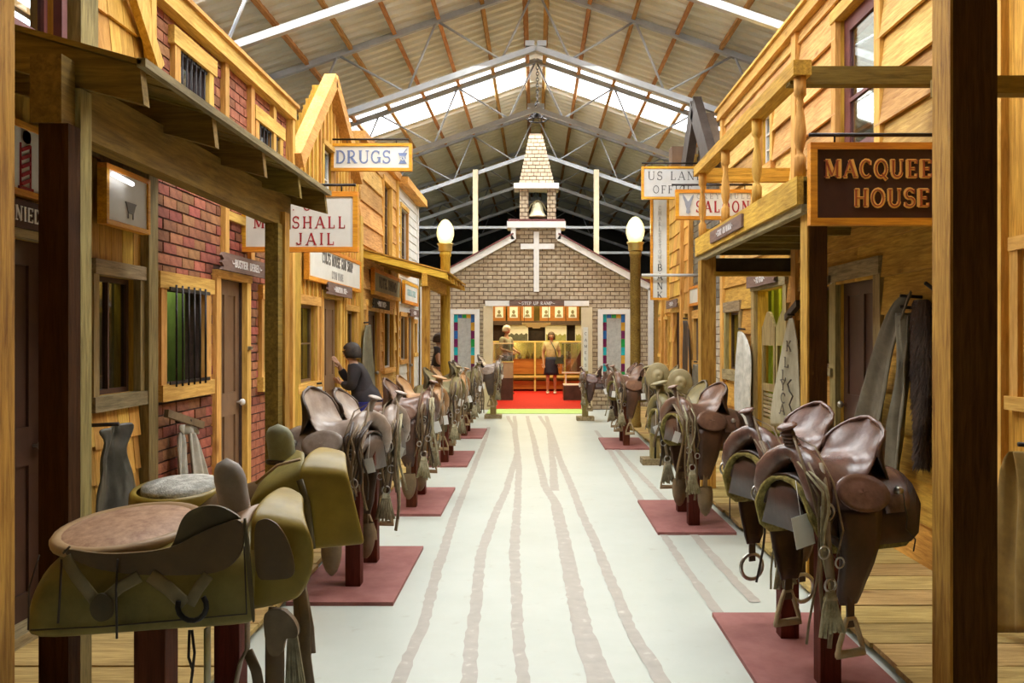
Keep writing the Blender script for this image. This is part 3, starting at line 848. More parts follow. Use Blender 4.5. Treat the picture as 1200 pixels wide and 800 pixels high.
# ---- C: gun shop with street-facing gable
C = empty('gun_shop', (-2.5, 10.2, 0), 'board-and-batten gun shop with a steep gable on the left', 'building')
def topC(y): return 4.5 - abs(y - 10.1) * (.84 if y < 10.1 else .6)
hC = [(8.86, 9.6, 1.02, 1.86), (9.9, 10.72, .06, 1.97), (11.12, 11.72, 1.3, 1.86), (9.92, 10.42, 2.75, 3.75)]
backing(C, L_, 8.58, 11.95, 0, 4.5, hC, pine_z, topC)
uprights(C, L_, 8.6, 11.95, .06, 4.4, hC, pine_z, .17, topC)
for (a, e_) in ((8.6, 10.1), (10.1, 11.6)):
    mb = MB(); mb.beam((-2.42, a, topC(a) + .05), (-2.42, e_, topC(e_) + .05), .16, .14, up=(1, 0, 0)); mb.build('gable_fascia', trim_y, C)
wb('corner_board', C, post_z, L_, 8.59, 8.86, 0, 3.1, 0, .06)
wb('corner_board', C, trim_z, L_, 11.85, 12.02, 0, 3.2, 0, .07)
trimframe(C, L_, 8.86, 9.6, 1.02, 1.86, .08, wh=.1, head=1); window(C, L_, 8.86, 9.6, 1.02, 1.86, browndoor, 1, 2)
trimframe(C, L_, 9.9, 10.72, .06, 1.97, .09, sill=False, name='door_trim'); door(C, L_, 9.9, 10.72, 1.97, browndoor)
trimframe(C, L_, 11.12, 11.72, 1.3, 1.86, .08, wh=.08, head=1); window(C, L_, 11.12, 11.72, 1.3, 1.86, browndoor, 1, 1)
trimframe(C, L_, 9.92, 10.42, 2.75, 3.75, .06); window(C, L_, 9.92, 10.42, 2.75, 3.75, whitep, 2, 3)
sign_board('gun_shop_sign', 'long white sign in orange frame reading GUN SHOP over the windows', 'sign', (-2.42, 10.35, 2.33), (0, 1, 0), (1, 0, 0), 2.7, .42, signwhite, orange_y, .045,
           lines=[('COLTS HOUSE GUN SHOP', .13, .05, .02, blackletter, dict(wide=.7, track=.12)), ('LYON WADE', .09, .0, -.13, fadeletter, dict(wide=.8))])
plank_sign('purple-brown name plank over the gun shop door', L_, 9.75, 11.05, 2.08, .14, "~ARIZONA JOE~", .065, d=.10)

# ---- D: clapboard hotel with low awning
D = empty('dining_house', (-2.5, 13.6, 0), 'weathered clapboard dining house with a low awning on the left', 'building')
hD = [(12.5, 13.4, .06, 1.97), (13.85, 14.75, 1.0, 2.0), (13.85, 14.55, 2.75, 4.05)]
backing(D, L_, 12.02, 15.2, 0, 4.35, hD, pine_z)
clapboards(D, L_, 12.04, 15.18, .06, 4.32, hD, clapup_y, .31, seed=3)
wb('corner_board', D, trim_z, L_, 15.1, 15.25, 0, 4.35, 0, .06)
wb('cornice_board', D, trim_y, L_, 12.0, 15.3, 4.3, 4.42, -.1, .1)
trimframe(D, L_, 12.5, 13.4, .06, 1.97, .09, sill=False, name='door_trim'); door(D, L_, 12.5, 13.4, 1.97, darkdoor)
trimframe(D, L_, 13.85, 14.75, 1.0, 2.0, .08); window(D, L_, 13.85, 14.75, 1.0, 2.0, whitep, 1, 1)
trimframe(D, L_, 13.85, 14.55, 2.75, 4.05, .09); window(D, L_, 13.85, 14.55, 2.75, 4.05, browndoor, 2, 4)
sign_board('dining_sign', 'dull framed sign reading HOTEL DINING under the far left awning', 'sign', (-2.43, 13.95, 2.35), (0, 1, 0), (1, 0, 0), 2.5, .4, plain('dull_olive', (.27, .23, .12), (.34, .3, .17)), orange_y, .06,
           lines=[('HOTEL DINING', .17, 0, -.07, blackletter, {})])
plank_sign('dark name plank under the framed dining sign', L_, 12.5, 13.9, 2.02, .14, "~PONY WEST~", .08, mat=darkroom, d=.1)

# ---- E: white painted shop next to the church
E = empty('white_shop', (-2.5, 16.5, 0), 'white clapboard shop beside the church on the left', 'building')
hE = [(15.55, 16.25, 1.1, 1.9), (16.45, 17.1, .06, 1.9), (17.25, 17.6, 1.2, 1.8), (15.6, 16.4, 2.75, 3.9)]
whiteboard = plain('white_clapboard', (.62, .60, .56), (.74, .72, .68), rough=.6, scale=3, var=.05)
backing(E, L_, 15.25, 17.85, 0, 4.3, hE, whiteboard)
clapboards(E, L_, 15.27, 17.85, .06, 4.25, hE, whiteboard, .16, seed=6, name='clapboard')
wb('cornice_board', E, trim_y, L_, 15.2, 17.9, 4.25, 4.38, -.1, .22)
wb('corner_board', E, whitep, L_, 17.75, 17.88, 0, 4.3, 0, .05)
for h in (hE[0], hE[2], hE[3]): trimframe(E, L_, *h, .08)
window(E, L_, *hE[0], browndoor, 1, 1); window(E, L_, *hE[2], browndoor, 1, 1); window(E, L_, *hE[3], browndoor, 2, 4)
trimframe(E, L_, 16.45, 17.1, .06, 1.9, .09, sill=False, name='door_trim'); door(E, L_, 16.45, 17.1, 1.9, browndoor)
sign_board('store_sign', 'white framed sign with faded lettering on the white shop', 'sign', (-2.42, 16.5, 2.35), (0, 1, 0), (1, 0, 0), 1.8, .42, signwhite, orange_y, .06, lines=[('GENERAL STORE', .12, 0, -.05, plain('teal_letter', (.3, .45, .45), bump=0), dict(wide=.8))])
plank_sign('small grey name plank above the white shop door', L_, 16.2, 17.4, 1.99, .14, "~SNAKE~", .07, d=.1)
# floors/ceilings that close the rooms behind the facades
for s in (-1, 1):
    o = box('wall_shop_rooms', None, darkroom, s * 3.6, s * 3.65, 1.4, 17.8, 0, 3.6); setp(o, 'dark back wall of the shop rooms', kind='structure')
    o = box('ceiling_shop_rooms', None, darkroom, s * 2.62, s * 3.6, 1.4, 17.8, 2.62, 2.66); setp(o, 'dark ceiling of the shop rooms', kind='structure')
point_light('jail_room_lamp', (-2.72, 6.6, 2.3), 12, (.9, 1, .55))
point_light('jail_room_lamp', (-2.75, 8.4, 2.3), 12, (.9, 1, .55))
point_light('barber_room_lamp', (-2.66, 5.1, 2.1), 3.5, (1, 1, .5))

# ---- near left porch awning
AW = empty('plank_awning', (-2.0, 4.4, 0), 'dark sloping plank awning on posts nearest on the left', 'awning')
def roofz(x): return 2.43 + (-(x) - 1.36) * .28      # height of the awning deck at world x (left side)
for i in range(17):
    y = 2.94 + i * .157
    mb = MB(); mb.beam((-2.5, y + .075, roofz(-2.5) + .02), (-1.36 - (i % 3) * .012, y + .075, roofz(-1.36) + .02), .15, .018)
    mb.build('roof_board', dark_x, AW)
for y in (2.96, 3.62, 4.28, 4.92, 5.54):
    mb = MB(); mb.prism([(-2.5, roofz(-2.5) + .008), (-1.375, roofz(-1.375) + .008), (-1.36, roofz(-1.36) - .12), (-2.5, roofz(-2.5) - .13)], y, y + .045, 'xz')
    mb.build('rafter', dark_x, AW)
box('awning_beam', AW, dark_y, -1.66, -1.58, 3.02, 5.5, 2.20, 2.40)
box('edge_strip', AW, grey_y, -1.375, -1.345, 2.94, 5.62, 2.435, 2.465)
box('porch_post', AW, dark_z, -1.667, -1.567, 2.86, 2.935, 0, 2.22)
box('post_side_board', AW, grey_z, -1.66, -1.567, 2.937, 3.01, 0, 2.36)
box('post_cap', AW, dark_y, -1.69, -1.585, 2.85, 2.935, 2.22, 2.45)
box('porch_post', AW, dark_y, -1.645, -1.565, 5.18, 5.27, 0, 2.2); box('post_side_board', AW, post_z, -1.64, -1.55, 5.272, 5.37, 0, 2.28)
o = box('street_post', None, post_z, -1.72, -1.567, 2.42, 2.57, 0, 4.2); setp(bev(o), 'tall rough yellow timber post at the left edge of the photo', 'post')
# ---- far left awning
AX = empty('board_awning', (-2.0, 13.5, 0), 'timber awning with rafters on posts in front of the dining house', 'awning')
def rz2(x): return 2.42 + (-(x) - 1.25) * .27
for i in range(15):
    y = 12.1 + i * .2
    mb = MB(); mb.beam((-2.5, y + .1, rz2(-2.5) + .02), (-1.24, y + .1, rz2(-1.24) + .02), .19, .02); mb.build('roof_board', pine_x, AX)
for i in range(7):
    y = 12.12 + i * .48
    mb = MB(); mb.prism([(-2.5, rz2(-2.5)), (-1.26, rz2(-1.26)), (-1.25, rz2(-1.25) - .09), (-2.5, rz2(-2.5) - .1)], y, y + .05, 'xz'); mb.build('rafter', pine_x, AX)
box('awning_beam', AX, pine_y, -1.62, -1.54, 12.1, 15.1, 2.24, 2.42)
for y in (12.25, 14.9): box('porch_post', AX, post_z, -1.64, -1.53, y, y + .11, 0, 2.26)

# ---- hanging signs on the left
e = sign_board('marshal_sign', 'white hanging sign in orange frame with red letters MARSHALL & JAIL', 'sign', (-2.003, 7.25, 2.485), (1, 0, 0), (0, -1, 0), .99, .51, signwhite, orange_x, .042, .04,
    lines=[('U.S. CO.', .085, -.02, .095, redletter, dict(track=.2)), ('MARSHALL', .10, .0, -.055, redletter, dict(track=.27, wide=.95, weight=.95)), ('& JAIL', .10, .04, -.195, redletter, dict(track=.3, wide=1.0, weight=.95))])
hang_bar(e, -2.5, -1.53, 7.25, 2.80, (-2.35, -1.65), 2.74)
e = sign_board('drugs_sign', 'white hanging sign in orange frame reading DRUGS in blue', 'sign', (-2.0, 10.4, 3.70), (1, 0, 0), (0, -1, 0), .985, .335, signwhite, orange_x, .036, .04,
    lines=[('DRUGS', .155, -.10, -.075, blueletter, dict(track=.12, weight=1.15))])
mb = MB(); q0 = Vector((-1.62, 10.375, 3.62))
mb.prism([(q0.x - .055, q0.z + .13), (q0.x + .055, q0.z + .13), (q0.x + .04, q0.z + .10), (q0.x + .03, q0.z + .03), (q0.x + .05, q0.z), (q0.x - .05, q0.z), (q0.x - .03, q0.z + .03), (q0.x - .04, q0.z + .1)], 10.374, 10.38, 'xz')
mb.beam((q0.x, 10.376, q0.z + .12), (q0.x + .05, 10.376, q0.z + .18), .014, .006)
mb.build('mortar_emblem', blueletter, e, (-2.0, 10.4, 3.70))
mb = MB(); text_mb(mb, 'RX', (-1.62, 10.374, 3.66), (1, 0, 0), .05, (0, -1, 0), track=-.1, weight=1.2); mb.build('lettering', signwhite, e, (-2.0, 10.4, 3.70))
hang_bar(e, -2.53, -1.55, 10.4, 3.92, (-2.3, -1.7), 3.86)

# ================================================================= RIGHT BUILDINGS
R_ = 1
R0 = empty('side_store', (2.5, 3.4, 0), 'board-and-batten shopfront at the right edge of the photo', 'building')
h0 = [(3.6, 4.35, 1.2, 1.95)]
backing(R0, R_, 1.4, 4.62, 0, 4.6, h0, pine_z); uprights(R0, R_, 1.42, 4.5, .06, 4.5, h0, pine_z, .26)
wb('corner_board', R0, trim_z, R_, 4.48, 4.64, 0, 4.5, 0, .06)
trimframe(R0, R_, 3.6, 4.35, 1.2, 1.95, .07); window(R0, R_, 3.6, 4.35, 1.2, 1.95, browndoor, 2, 1)

M_ = empty('clapboard_hotel', (2.5, 6.4, 0), 'wide-board hotel with balcony and plum balcony door on the right', 'building')
hM = [(6.22, 7.0, .06, 1.96), (7.15, 7.6, 1.25, 1.95), (6.2, 7.0, 2.5, 4.1), (8.5, 9.62, .06, 2.03), (8.97, 9.4, 3.35, 3.92), (10.35, 11.05, 1.1, 1.83)]
backing(M_, R_, 4.64, 11.3, 0, 4.5, hM, pine_z)
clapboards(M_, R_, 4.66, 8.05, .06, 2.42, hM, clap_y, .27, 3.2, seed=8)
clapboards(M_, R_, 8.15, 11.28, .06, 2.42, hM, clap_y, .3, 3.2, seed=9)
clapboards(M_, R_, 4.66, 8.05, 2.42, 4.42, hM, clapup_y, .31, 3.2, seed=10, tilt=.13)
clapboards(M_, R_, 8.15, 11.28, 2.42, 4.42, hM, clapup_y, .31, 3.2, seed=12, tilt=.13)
wb('corner_board', M_, trim_z, R_, 8.03, 8.17, 0, 4.42, 0, .06)
wb('corner_board', M_, trim_z, R_, 11.18, 11.32, 0, 4.42, 0, .06)
wb('cornice_board', M_, trim_y, R_, 4.6, 11.35, 4.38, 4.50, 0, .09); wb('cornice_cap', M_, trim_y, R_, 4.6, 11.38, 4.50, 4.53, -.12, .12)
trimframe(M_, R_, 6.22, 7.0, .06, 1.96, .13, grey_z, grey_y, sill=False, name='door_trim'); door(M_, R_, 6.22, 7.0, 1.96, darkdoor, knob='far')
trimframe(M_, R_, 7.15, 7.6, 1.25, 1.95, .07, grey_z, grey_y); window(M_, R_, 7.15, 7.6, 1.25, 1.95, darkdoor, 1, 1)
trimframe(M_, R_, 6.2, 7.0, 2.5, 4.1, .10, sill=False, name='door_trim')
mb = MB(); X0 = 2.53
mb.box(X0, X0 + .04, 6.2, 6.32, 2.5, 4.1); mb.box(X0, X0 + .04, 6.88, 7.0, 2.5, 4.1); mb.box(X0, X0 + .04, 6.32, 6.88, 2.5, 3.02); mb.box(X0, X0 + .04, 6.32, 6.88, 3.98, 4.1)
mb.box(X0 - .01, X0, 6.32, 6.88, 2.95, 3.03)
bd = mb.build('balcony_door', plumpaint, M_); box('pane', bd, glass, 2.545, 2.55, 6.32, 6.88, 3.02, 3.98)
box('muntin', bd, plumpaint, 2.53, 2.56, 6.32, 6.88, 3.4, 3.43)
# saloon doorway
trimframe(M_, R_, 8.5, 9.62, .06, 2.03, .12, grey_z, grey_y, sill=False, name='door_trim')
for i in range(20): box('curtain_fold', M_, plain('green_curtain', (.38, .42, .02), (.55, .6, .05), rough=.8), 3.0 + .03 * (i % 2), 3.03 + .03 * (i % 2), 8.3 + i * .16, 8.46 + i * .16, .06, 2.3)
def batwing(y0, y1, nm):
    n = 14; top = []
    for i in range(n + 1):
        f = i / n; top.append((y0 + (y1 - y0) * f, 1.62 + .17 * math.sin(PI * f) ** 1.5))
    mb = MB(); mb.prism([(y0, 1.42)] + top + [(y1, 1.42)], 2.54, 2.57, 'yz')
    mb.box(2.54, 2.57, y0, y0 + .06, .5, 1.42); mb.box(2.54, 2.57, y1 - .06, y1, .5, 1.42); mb.box(2.54, 2.57, y0 + .06, y1 - .06, .92, 1.0); mb.box(2.54, 2.57, y0 + .06, y1 - .06, .5, .62)
    d_ = mb.build('swing_door', grey_z, M_)
    for i in range(6):
        z = .64 + i * .045; box('louver_slat', d_, grey_y, 2.545, 2.565, y0 + .06, y1 - .06, z, z + .032)
batwing(8.52, 9.04, 'a'); batwing(9.08, 9.6, 'b')
point_light('saloon_room_lamp', (2.78, 9.6, 2.3), 14, (1, .95, .4))
plank_sign('purple-brown name plank above the saloon swing doors', R_, 8.6, 9.75, 2.13, .13, "~TO BAR~", .062, d=.075, jag='near')
trimframe(M_, R_, 10.35, 11.05, 1.1, 1.83, .1, grey_z, grey_y, wh=.13); window(M_, R_, 10.35, 11.05, 1.1, 1.83, darkdoor, 1, 1)
trimframe(M_, R_, 8.97, 9.4, 3.35, 3.92, .09); window(M_, R_, 8.97, 9.4, 3.35, 3.92, whitep, 2, 3)

ST = empty('stone_house', (2.5, 12.0, 0), 'narrow grey brick and pale stone front with a dark steep gable', 'building')
stonem = plain('pale_stone', (.40, .34, .25), (.58, .51, .40), rough=.9, scale=8, var=.1, bump=.5)
greybr = plain('grey_brick', (.13, .115, .09), (.22, .19, .15), rough=.9, scale=8, var=.2, bump=.5)
hS = [(12.75, 13.3, 1.15, 1.8)]
def topS(y): return 4.85 - abs(y - 12.6) * .95
backing(ST, R_, 11.32, 13.5, 0, 4.8, hS, churchmort, topS)
rs = random.Random(21); z = .06; row = 0
while z < 3.9:
    y = 11.34 - (row % 2) * .12
    low = z < 1.95
    while y < 13.5:
        for p, q in clip(max(y, 11.34), min(y + (.22 if low else .25), 13.5), [(h[0] - .05, h[1] + .05) for h in hS if h[2] - .1 < z < h[3] + .05]):
            if topS((p + q) / 2) > z + .1: wb('stone' if low else 'brick', ST, stonem if (low and y < 12.5) else greybr, R_, p, q, z, z + .085, -.01, .012 + (.02 * rs.random() if low else 0))
        y += .235 if low else .262
    z += .1; row += 1
trimframe(ST, R_, 12.75, 13.3, 1.15, 1.8, .08, wh=.13); window(ST, R_, 12.75, 13.3, 1.15, 1.8, darkdoor, 1, 1)
for a, e_ in ((11.3, 12.6), (12.6, 13.6)):
    mb = MB(); mb.beam((2.36, a, topS(a) + .06), (2.36, e_, topS(e_) + .06), .34, .12, up=(1, 0, 0)); mb.build('gable_fascia', plain('dark_gable_paint', (.05, .035, .03), (.08, .06, .05)), ST)
sign_board('small_white_sign', 'small plain white sign on the stone house front', 'sign', (2.45, 13.2, 2.15), (0, -1, 0), (-1, 0, 0), .9, .3, signwhite, orange_y, .04)

BK = empty('shingled_bank', (2.5, 15.6, 0), 'yellow shingled bank front beside the church on the right', 'building')
hK = [(13.75, 14.1, .6, 1.9), (14.6, 15.3, .06, 1.95), (15.9, 16.3, 1.0, 1.85), (16.62, 17.0, 1.2, 1.85)]
backing(BK, R_, 13.5, 17.2, 0, 4.35, hK, shingle_z)
mb = MB()
for (ya, yb) in ((13.5, 14.3), (14.4, 17.8)): pass
def manysh(y0, y1, z0, z1): shingles(BK, R_, y0, y1, z0, z1, hK, shingle_z, .27, .34, seed=31, jag=.01)
manysh(13.52, 14.25, .1, 4.2); manysh(14.4, 17.2, .1, 4.2)
for y in (13.5, 14.28, 16.45): wb('corner_board', BK, trim_z, R_, y, y + .1, 0, 4.3, 0, .08)
wb('cornice_board', BK, trim_y, R_, 13.45, 17.25, 4.25, 4.4, -.1, .14)
box('bell_block', BK, browndoor, 2.2, 2.6, 13.8, 14.1, 4.3, 4.6)
trimframe(BK, R_, *hK[0], .06); window(BK, R_, *hK[0], darkdoor, 1, 1)
trimframe(BK, R_, *hK[2], .06); window(BK, R_, *hK[2], darkdoor, 1, 1); trimframe(BK, R_, *hK[3], .07); window(BK, R_, *hK[3], darkdoor, 1, 1)
trimframe(BK, R_, 14.6, 15.3, .06, 1.95, .09, sill=False, name='door_trim'); door(BK, R_, 14.6, 15.3, 1.95, darkdoor)
plank_sign('small grey name plank above the bank door', R_, 14.4, 15.6, 2.1, .14, "~TELLER~", .07, d=.1, mat=plankbrown)

# ---- balcony
BA = empty('balcony', (2.05, 6.7, 2.34), 'timber balcony with turned balusters on posts over the right walk', 'balcony')
box('fascia_board', BA, pine_y, 1.56, 1.60, 5.1, 8.36, 2.30, 2.47); box('balcony_edge', BA, grey_y, 1.585, 1.64, 5.1, 8.36, 2.25, 2.30)
for i in range(20): box('floor_board', BA, dark_x, 1.6, 2.5, 5.1 + i * .163, 5.255 + i * .163, 2.44, 2.465)
for i in range(7): box('balcony_joist', BA, dark_x, 1.6, 2.5, 5.12 + i * .53, 5.17 + i * .53, 2.31, 2.44)
box('hand_rail', BA, pine_y, 1.545, 1.655, 5.12, 8.36, 3.08, 3.17)
box('hand_rail', BA, dark_x, 1.56, 2.5, 5.24, 5.33, 3.06, 3.17); box('hand_rail', BA, pine_x, 1.6, 2.5, 8.28, 8.36, 3.02, 3.15)
box('bottom_rail', BA, pine_x, 1.6, 2.5, 8.28, 8.35, 2.5, 2.56)
balprof = [(.035, 0), (.035, .12), (.03, .13), (.018, .15), (.022, .17), (.034, .22), (.036, .27), (.028, .36), (.018, .43), (.024, .45), (.018, .47), (.026, .49), (.035, .50), (.035, .61)]
mb = MB(); mb.lathe(balprof, (0, 0, 0), 12); proto = None
for i, y in enumerate((5.17, 6.18, 7.2, 8.2)):
    if proto is None:
        mb2 = MB(); mb2.lathe([(r_ * 1.05, z) for r_, z in balprof], (1.6, y, 2.47), 12); proto = mb2.build('baluster', trim_z, BA, (1.6, y, 2.47))
    else:
        o = proto.copy(); attach(o, (1.6, y, 2.47), BA)
for y, w_ in ((5.14, .11), (8.2, .13)):
    xq = 1.645 if y < 6 else 1.60
    box('porch_post', BA, dark_z if y < 6 else post_z, xq, xq + w_, y, y + w_, 0, 2.30); box('post_side_board', BA, post_z, xq - .012, xq, y - .003, y + w_ + .02, 0, 2.30)  # near core dark, far core yellow, thin yellow board on the street side
hb = box('header_beam', BA, darkroom, 1.71, 2.5, 8.22, 8.3, 2.14, 2.27); box('header_edge', BA, pine_x, 1.71, 2.5, 8.2, 8.32, 2.10, 2.14)
plank = sign_board('balcony_name_plank', 'slim purple-brown name plank fixed on the balcony fascia', 'sign', (1.55, 6.98, 2.385), (0, -1, 0), (-1, 0, 0), 1.15, .10, plankbrown, None, th=.02, lines=[('~STAY ON WALK~', .05, 0, -.025, whiteletter, {})])

# ---- near right post
e = empty('street_post', (1.69, 3.38, 0), 'thick timber post nearest on the right, dark core with a yellow street side', 'post')
box('post_core', e, dark_z, 1.612, 1.785, 3.3, 3.42, 0, 4.2); box('post_side_board', e, post_z, 1.600, 1.611, 3.296, 3.445, 0, 4.2)  # dark core with a thin yellow board facing the street
o = box('cross_beam', None, dark_x, 1.84, 2.5, 3.9, 3.98, 2.62, 2.70); setp(o, 'short dark beam reaching from the right wall behind the near right post', 'beam')

# ---- hanging signs on the right
e = sign_board('hotel_sign', 'dark red-brown hanging sign with carved gold letters MACQUEE HOUSE', 'sign', (2.03, 5.0, 2.40), (1, 0, 0), (0, -1, 0), .86, .48, signdark, orange_x, .04, .04,
    lines=[('MACQUEE', .105, -.035, .035, goldletter, dict(track=.15, weight=2.0, wide=.88, thick=.005)), ('MACQUEE', .100, -.035, .037, carvedred, dict(track=.194, weight=.7, wide=.92, thick=.009)), ('HOUSE', .105, .045, -.135, goldletter, dict(track=.15, weight=2.0, wide=.92, thick=.005)), ('HOUSE', .100, .045, -.133, carvedred, dict(track=.194, weight=.7, wide=.966, thick=.009))])
hang_bar(e, 1.6, 2.5, 5.0, 2.69, (1.75, 2.35), 2.63)
e = sign_board('saloon_sign', 'white hanging sign in yellow frame with red SALOON and a mule head', 'sign', (2.05, 9.8, 3.03), (1, 0, 0), (0, -1, 0), .9, .345, signwhite, orange_x, .04, .04,
    lines=[('GREY MULE', .06, .1, .065, fadeletter, dict(track=.45)), ('SALOON', .13, .09, -.09, redletter, dict(track=.22, weight=1.05, wide=.78))])
mb = MB(); cx, cz = 1.745, 3.03
mb.prism([(cx, cz + .035), (cx - .012, cz + .045), (cx - .035, cz + .085), (cx - .062, cz + .12), (cx - .06, cz + .08), (cx - .038, cz + .03), (cx - .034, cz), (cx - .018, cz - .05), (cx - .024, cz - .09), (cx, cz - .11), (cx + .024, cz - .09), (cx + .018, cz - .05), (cx + .034, cz), (cx + .038, cz + .03), (cx + .06, cz + .08), (cx + .062, cz + .12), (cx + .035, cz + .085), (cx + .012, cz + .045)], 9.772, 9.779, 'xz')
mb.build('mule_head_painting', plain('mule_grey', (.25, .27, .33), (.32, .34, .4), bump=0), e, (2.05, 9.8, 3.03))
hang_bar(e, 1.56, 2.5, 9.8, 3.26, (1.7, 2.4), 3.2)
e = sign_board('land_office_sign', 'grey-white hanging sign reading U.S. LAND OFFICE', 'sign', (2.02, 12.5, 3.77), (1, 0, 0), (0, -1, 0), .95, .48, signgrey, orange_x, .035, .04,
    lines=[('US LAND', .125, .02, .04, blackletter, dict(track=.24, weight=.7)), ('OFFICE', .115, -.02, -.155, blackletter, dict(track=.24, weight=.7))])
hang_bar(e, 1.55, 2.5, 12.5, 4.06, (1.7, 2.35), 4.0)
e = sign_board('bank_sign', 'tall narrow white sign reading CHARLESTOWN BANK downwards', 'sign', (1.885, 13.0, 2.87), (1, 0, 0), (0, -1, 0), .28, 1.58, signwhite, orange_x, .035, .04)
mb = MB(); z = 3.52
for c in 'CHARLESTOWN': text_mb(mb, c, (1.885, 12.978, z - .07), (1, 0, 0), .058, (0, -1, 0), weight=.8); z -= .083
mb.build('lettering', fadeletter, e, (1.885, 13.0, 2.87))
mb = MB(); z = 2.60
for c in 'BANK': text_mb(mb, c, (1.885, 12.978, z - .08), (1, 0, 0), .105, (0, -1, 0), weight=.9); z -= .14
mb.build('lettering', blackletter, e, (1.885, 13.0, 2.87))
mb = MB(); mb.tube([(1.6, 12.9, 2.45), (2.5, 12.9, 2.45)], .022, 8); o = mb.build('sign_pole', signgrey, e)

# ================================================================= LAMPS
globem = emis('lamp_globe', (1.0, 0.90, 0.42), .85)
def lamp(x, y, label, ztop, zb):
    e = empty('street_lamp', (x, y, 0), label, 'lamp', None)
    mb = MB(); mb.lathe([(.10, 0), (.10, .1), (.085, .14), (.085, ztop - .1), (.10, ztop - .08), (.10, ztop)], (x, y, 0), 8)
    mb.build('post', dark_y if x > 0 else pine_z, e)
    mb = MB(); mb.lathe([(.11, 0), (.12, .02), (.12, .1), (.14, .12), (.14, .14)], (x, y, ztop), 16); mb.build('lamp_collar', brass, e)
    mb = MB(); R = .15; H = .42
    mb.lathe([(.09, .13), (.125, .2), (.148, .28), (.15, .34), (.135, .42), (.105, .48), (.06, .535), (.02, .555), (.001, .558)], (x, y, ztop), 20); mb.build('lamp_globe', globem, e)
    point_light('lamp_glow', (x, y - .22, ztop + .35), 9, (1, .9, .55), .12)
lamp(-1.57, 14.8, 'street lamp with glowing globe behind the left awning', 3.0, 0)
lamp(1.62, 13.9, 'street lamp with glowing globe and dark post on the right', 2.92, 0)

# ================================================================= CHURCH
CH = empty('church', (0, 17.9, 0), 'tan brick church front with white cross, steeple and open door', 'building')
Yc = 17.9
def topCh(x):
    ax = abs(x)
    if ax < .43: return 3.9
    return 3.62 - (ax - .43) * .545
hCh = [(-1.07, 1.10, 0, 2.24), (-1.72, -1.28, .6, 2.02), (1.38, 1.88, .6, 2.02)]
mb = MB(); xs = sorted({-2.42, 2.48, -.43, .43} | {v for h in hCh for v in h[:2]} | {-2.4 + .1 * i for i in range(49)})
for a, b_ in zip(xs, xs[1:]):
    m = (a + b_) / 2
    for p, q in clip(0, topCh(m) - .02, [(h[2], h[3]) for h in hCh if h[0] < m < h[1]]): mb.box(a, b_, Yc, Yc + .15, p, q)
mb.build('wall', churchmort, CH)
rc = random.Random(2)
def brickrows(mb, x0, x1, z0, z1, y, topf=None, holes=(), lf=None, rf=None, bw=.19, bh=.085):
    z = z0; row = 0
    while z < z1:
        xa, xb = (lf(z) if lf else x0), (rf(z) if rf else x1)
        x = xa - (row % 2) * bw / 2
        while x < xb:
            a, b_ = max(x, xa), min(x + bw - .018, xb)
            for p, q in clip(a, b_, [(h[0], h[1]) for h in holes if h[2] - .05 < z < h[3]]):
                if q - p > .03 and (topf is None or topf((p + q) / 2) > z + bh * .8): mb.box(p, q, y - rc.uniform(.008, .022), y + .01, z, z + bh - .018)
            x += bw
        z += bh; row += 1
mb = MB(); brickrows(mb, -2.42, 2.48, 0.02, 3.85, Yc, topCh, hCh)
o = mb.build('bricks', churchbrick, CH); o['kind'] = 'stuff'
def chbeam(nm, p, q, w_, h_, mat=whitep, up=(0, 0, 1)):
    m2 = MB(); m2.beam(p, q, w_, h_, up=up); return m2.build(nm, mat, CH)
yf = Yc - .06
for s, xe in ((-1, 2.36), (1, 2.40)):
    chbeam('roof_trim', (s * .47, yf, 3.60), (s * xe, yf, 3.60 - (xe - .47) * .545), .12, .13)
    chbeam('roof_flashing', (s * .47, yf + .04, 3.68), (s * (xe + .02), yf + .04, 3.68 - (xe - .47) * .545), .24, .03, plumpaint)
    chbeam('roof_trim', (s * .47, yf, 3.56), (s * .47, yf, 3.84), .12, .1, up=(1, 0, 0))
    chbeam('corner_trim', (s * xe, yf, 0), (s * xe, yf, 3.60 - (xe - .47) * .545), .12, .10, up=(1, 0, 0))
box('cap_board', CH, whitep, -.60, .62, Yc - .14, Yc + .4, 3.80, 3.93); box('cap_flashing', CH, plumpaint, -.58, .60, Yc - .13, Yc + .42, 3.93, 3.98)
# belfry
for a, b_ in ((-.34, -.155), (.24, .42)):
    box('belfry_pier', CH, churchmort, a, b_, Yc + .02, Yc + .35, 3.97, 4.66)
    mb = MB(); brickrows(mb, a, b_, 3.98, 4.62, Yc + .02, bw=.12); o = mb.build('bricks', churchbrick, CH); o['kind'] = 'stuff'
box('belfry_cap', CH, whitep, -.46, .46 + .02, Yc - .08, Yc + .45, 4.63, 4.74)
lf = lambda z: -.35 + (z - 4.74) * .205; rf = lambda z: .38 - (z - 4.74) * .235
mb = MB(); mb.add([(lf(4.74), Yc + .03, 4.74), (rf(4.74), Yc + .03, 4.74), (rf(4.74), Yc + .42, 4.74), (lf(4.74), Yc + .42, 4.74), (lf(5.82), Yc + .14, 5.82), (rf(5.82), Yc + .14, 5.82), (rf(5.82), Yc + .3, 5.82), (lf(5.82), Yc + .3, 5.82)], CF)
mb.build('spire', churchmort, CH)
mb = MB(); z = 4.75; row = 0
while z < 5.78:
    xa, xb = lf(z), rf(z); x = xa - (row % 2) * .07
    yy = Yc + .03 + (z - 4.74) * .10
    while x < xb:
        a, b_ = max(x, xa), min(x + .125, xb)
        if b_ - a > .02: mb.box(a, b_, yy - .015, yy + .02, z, z + .062)
        x += .14
    z += .08; row += 1
o = mb.build('bricks', churchbrick, CH); o['kind'] = 'stuff'
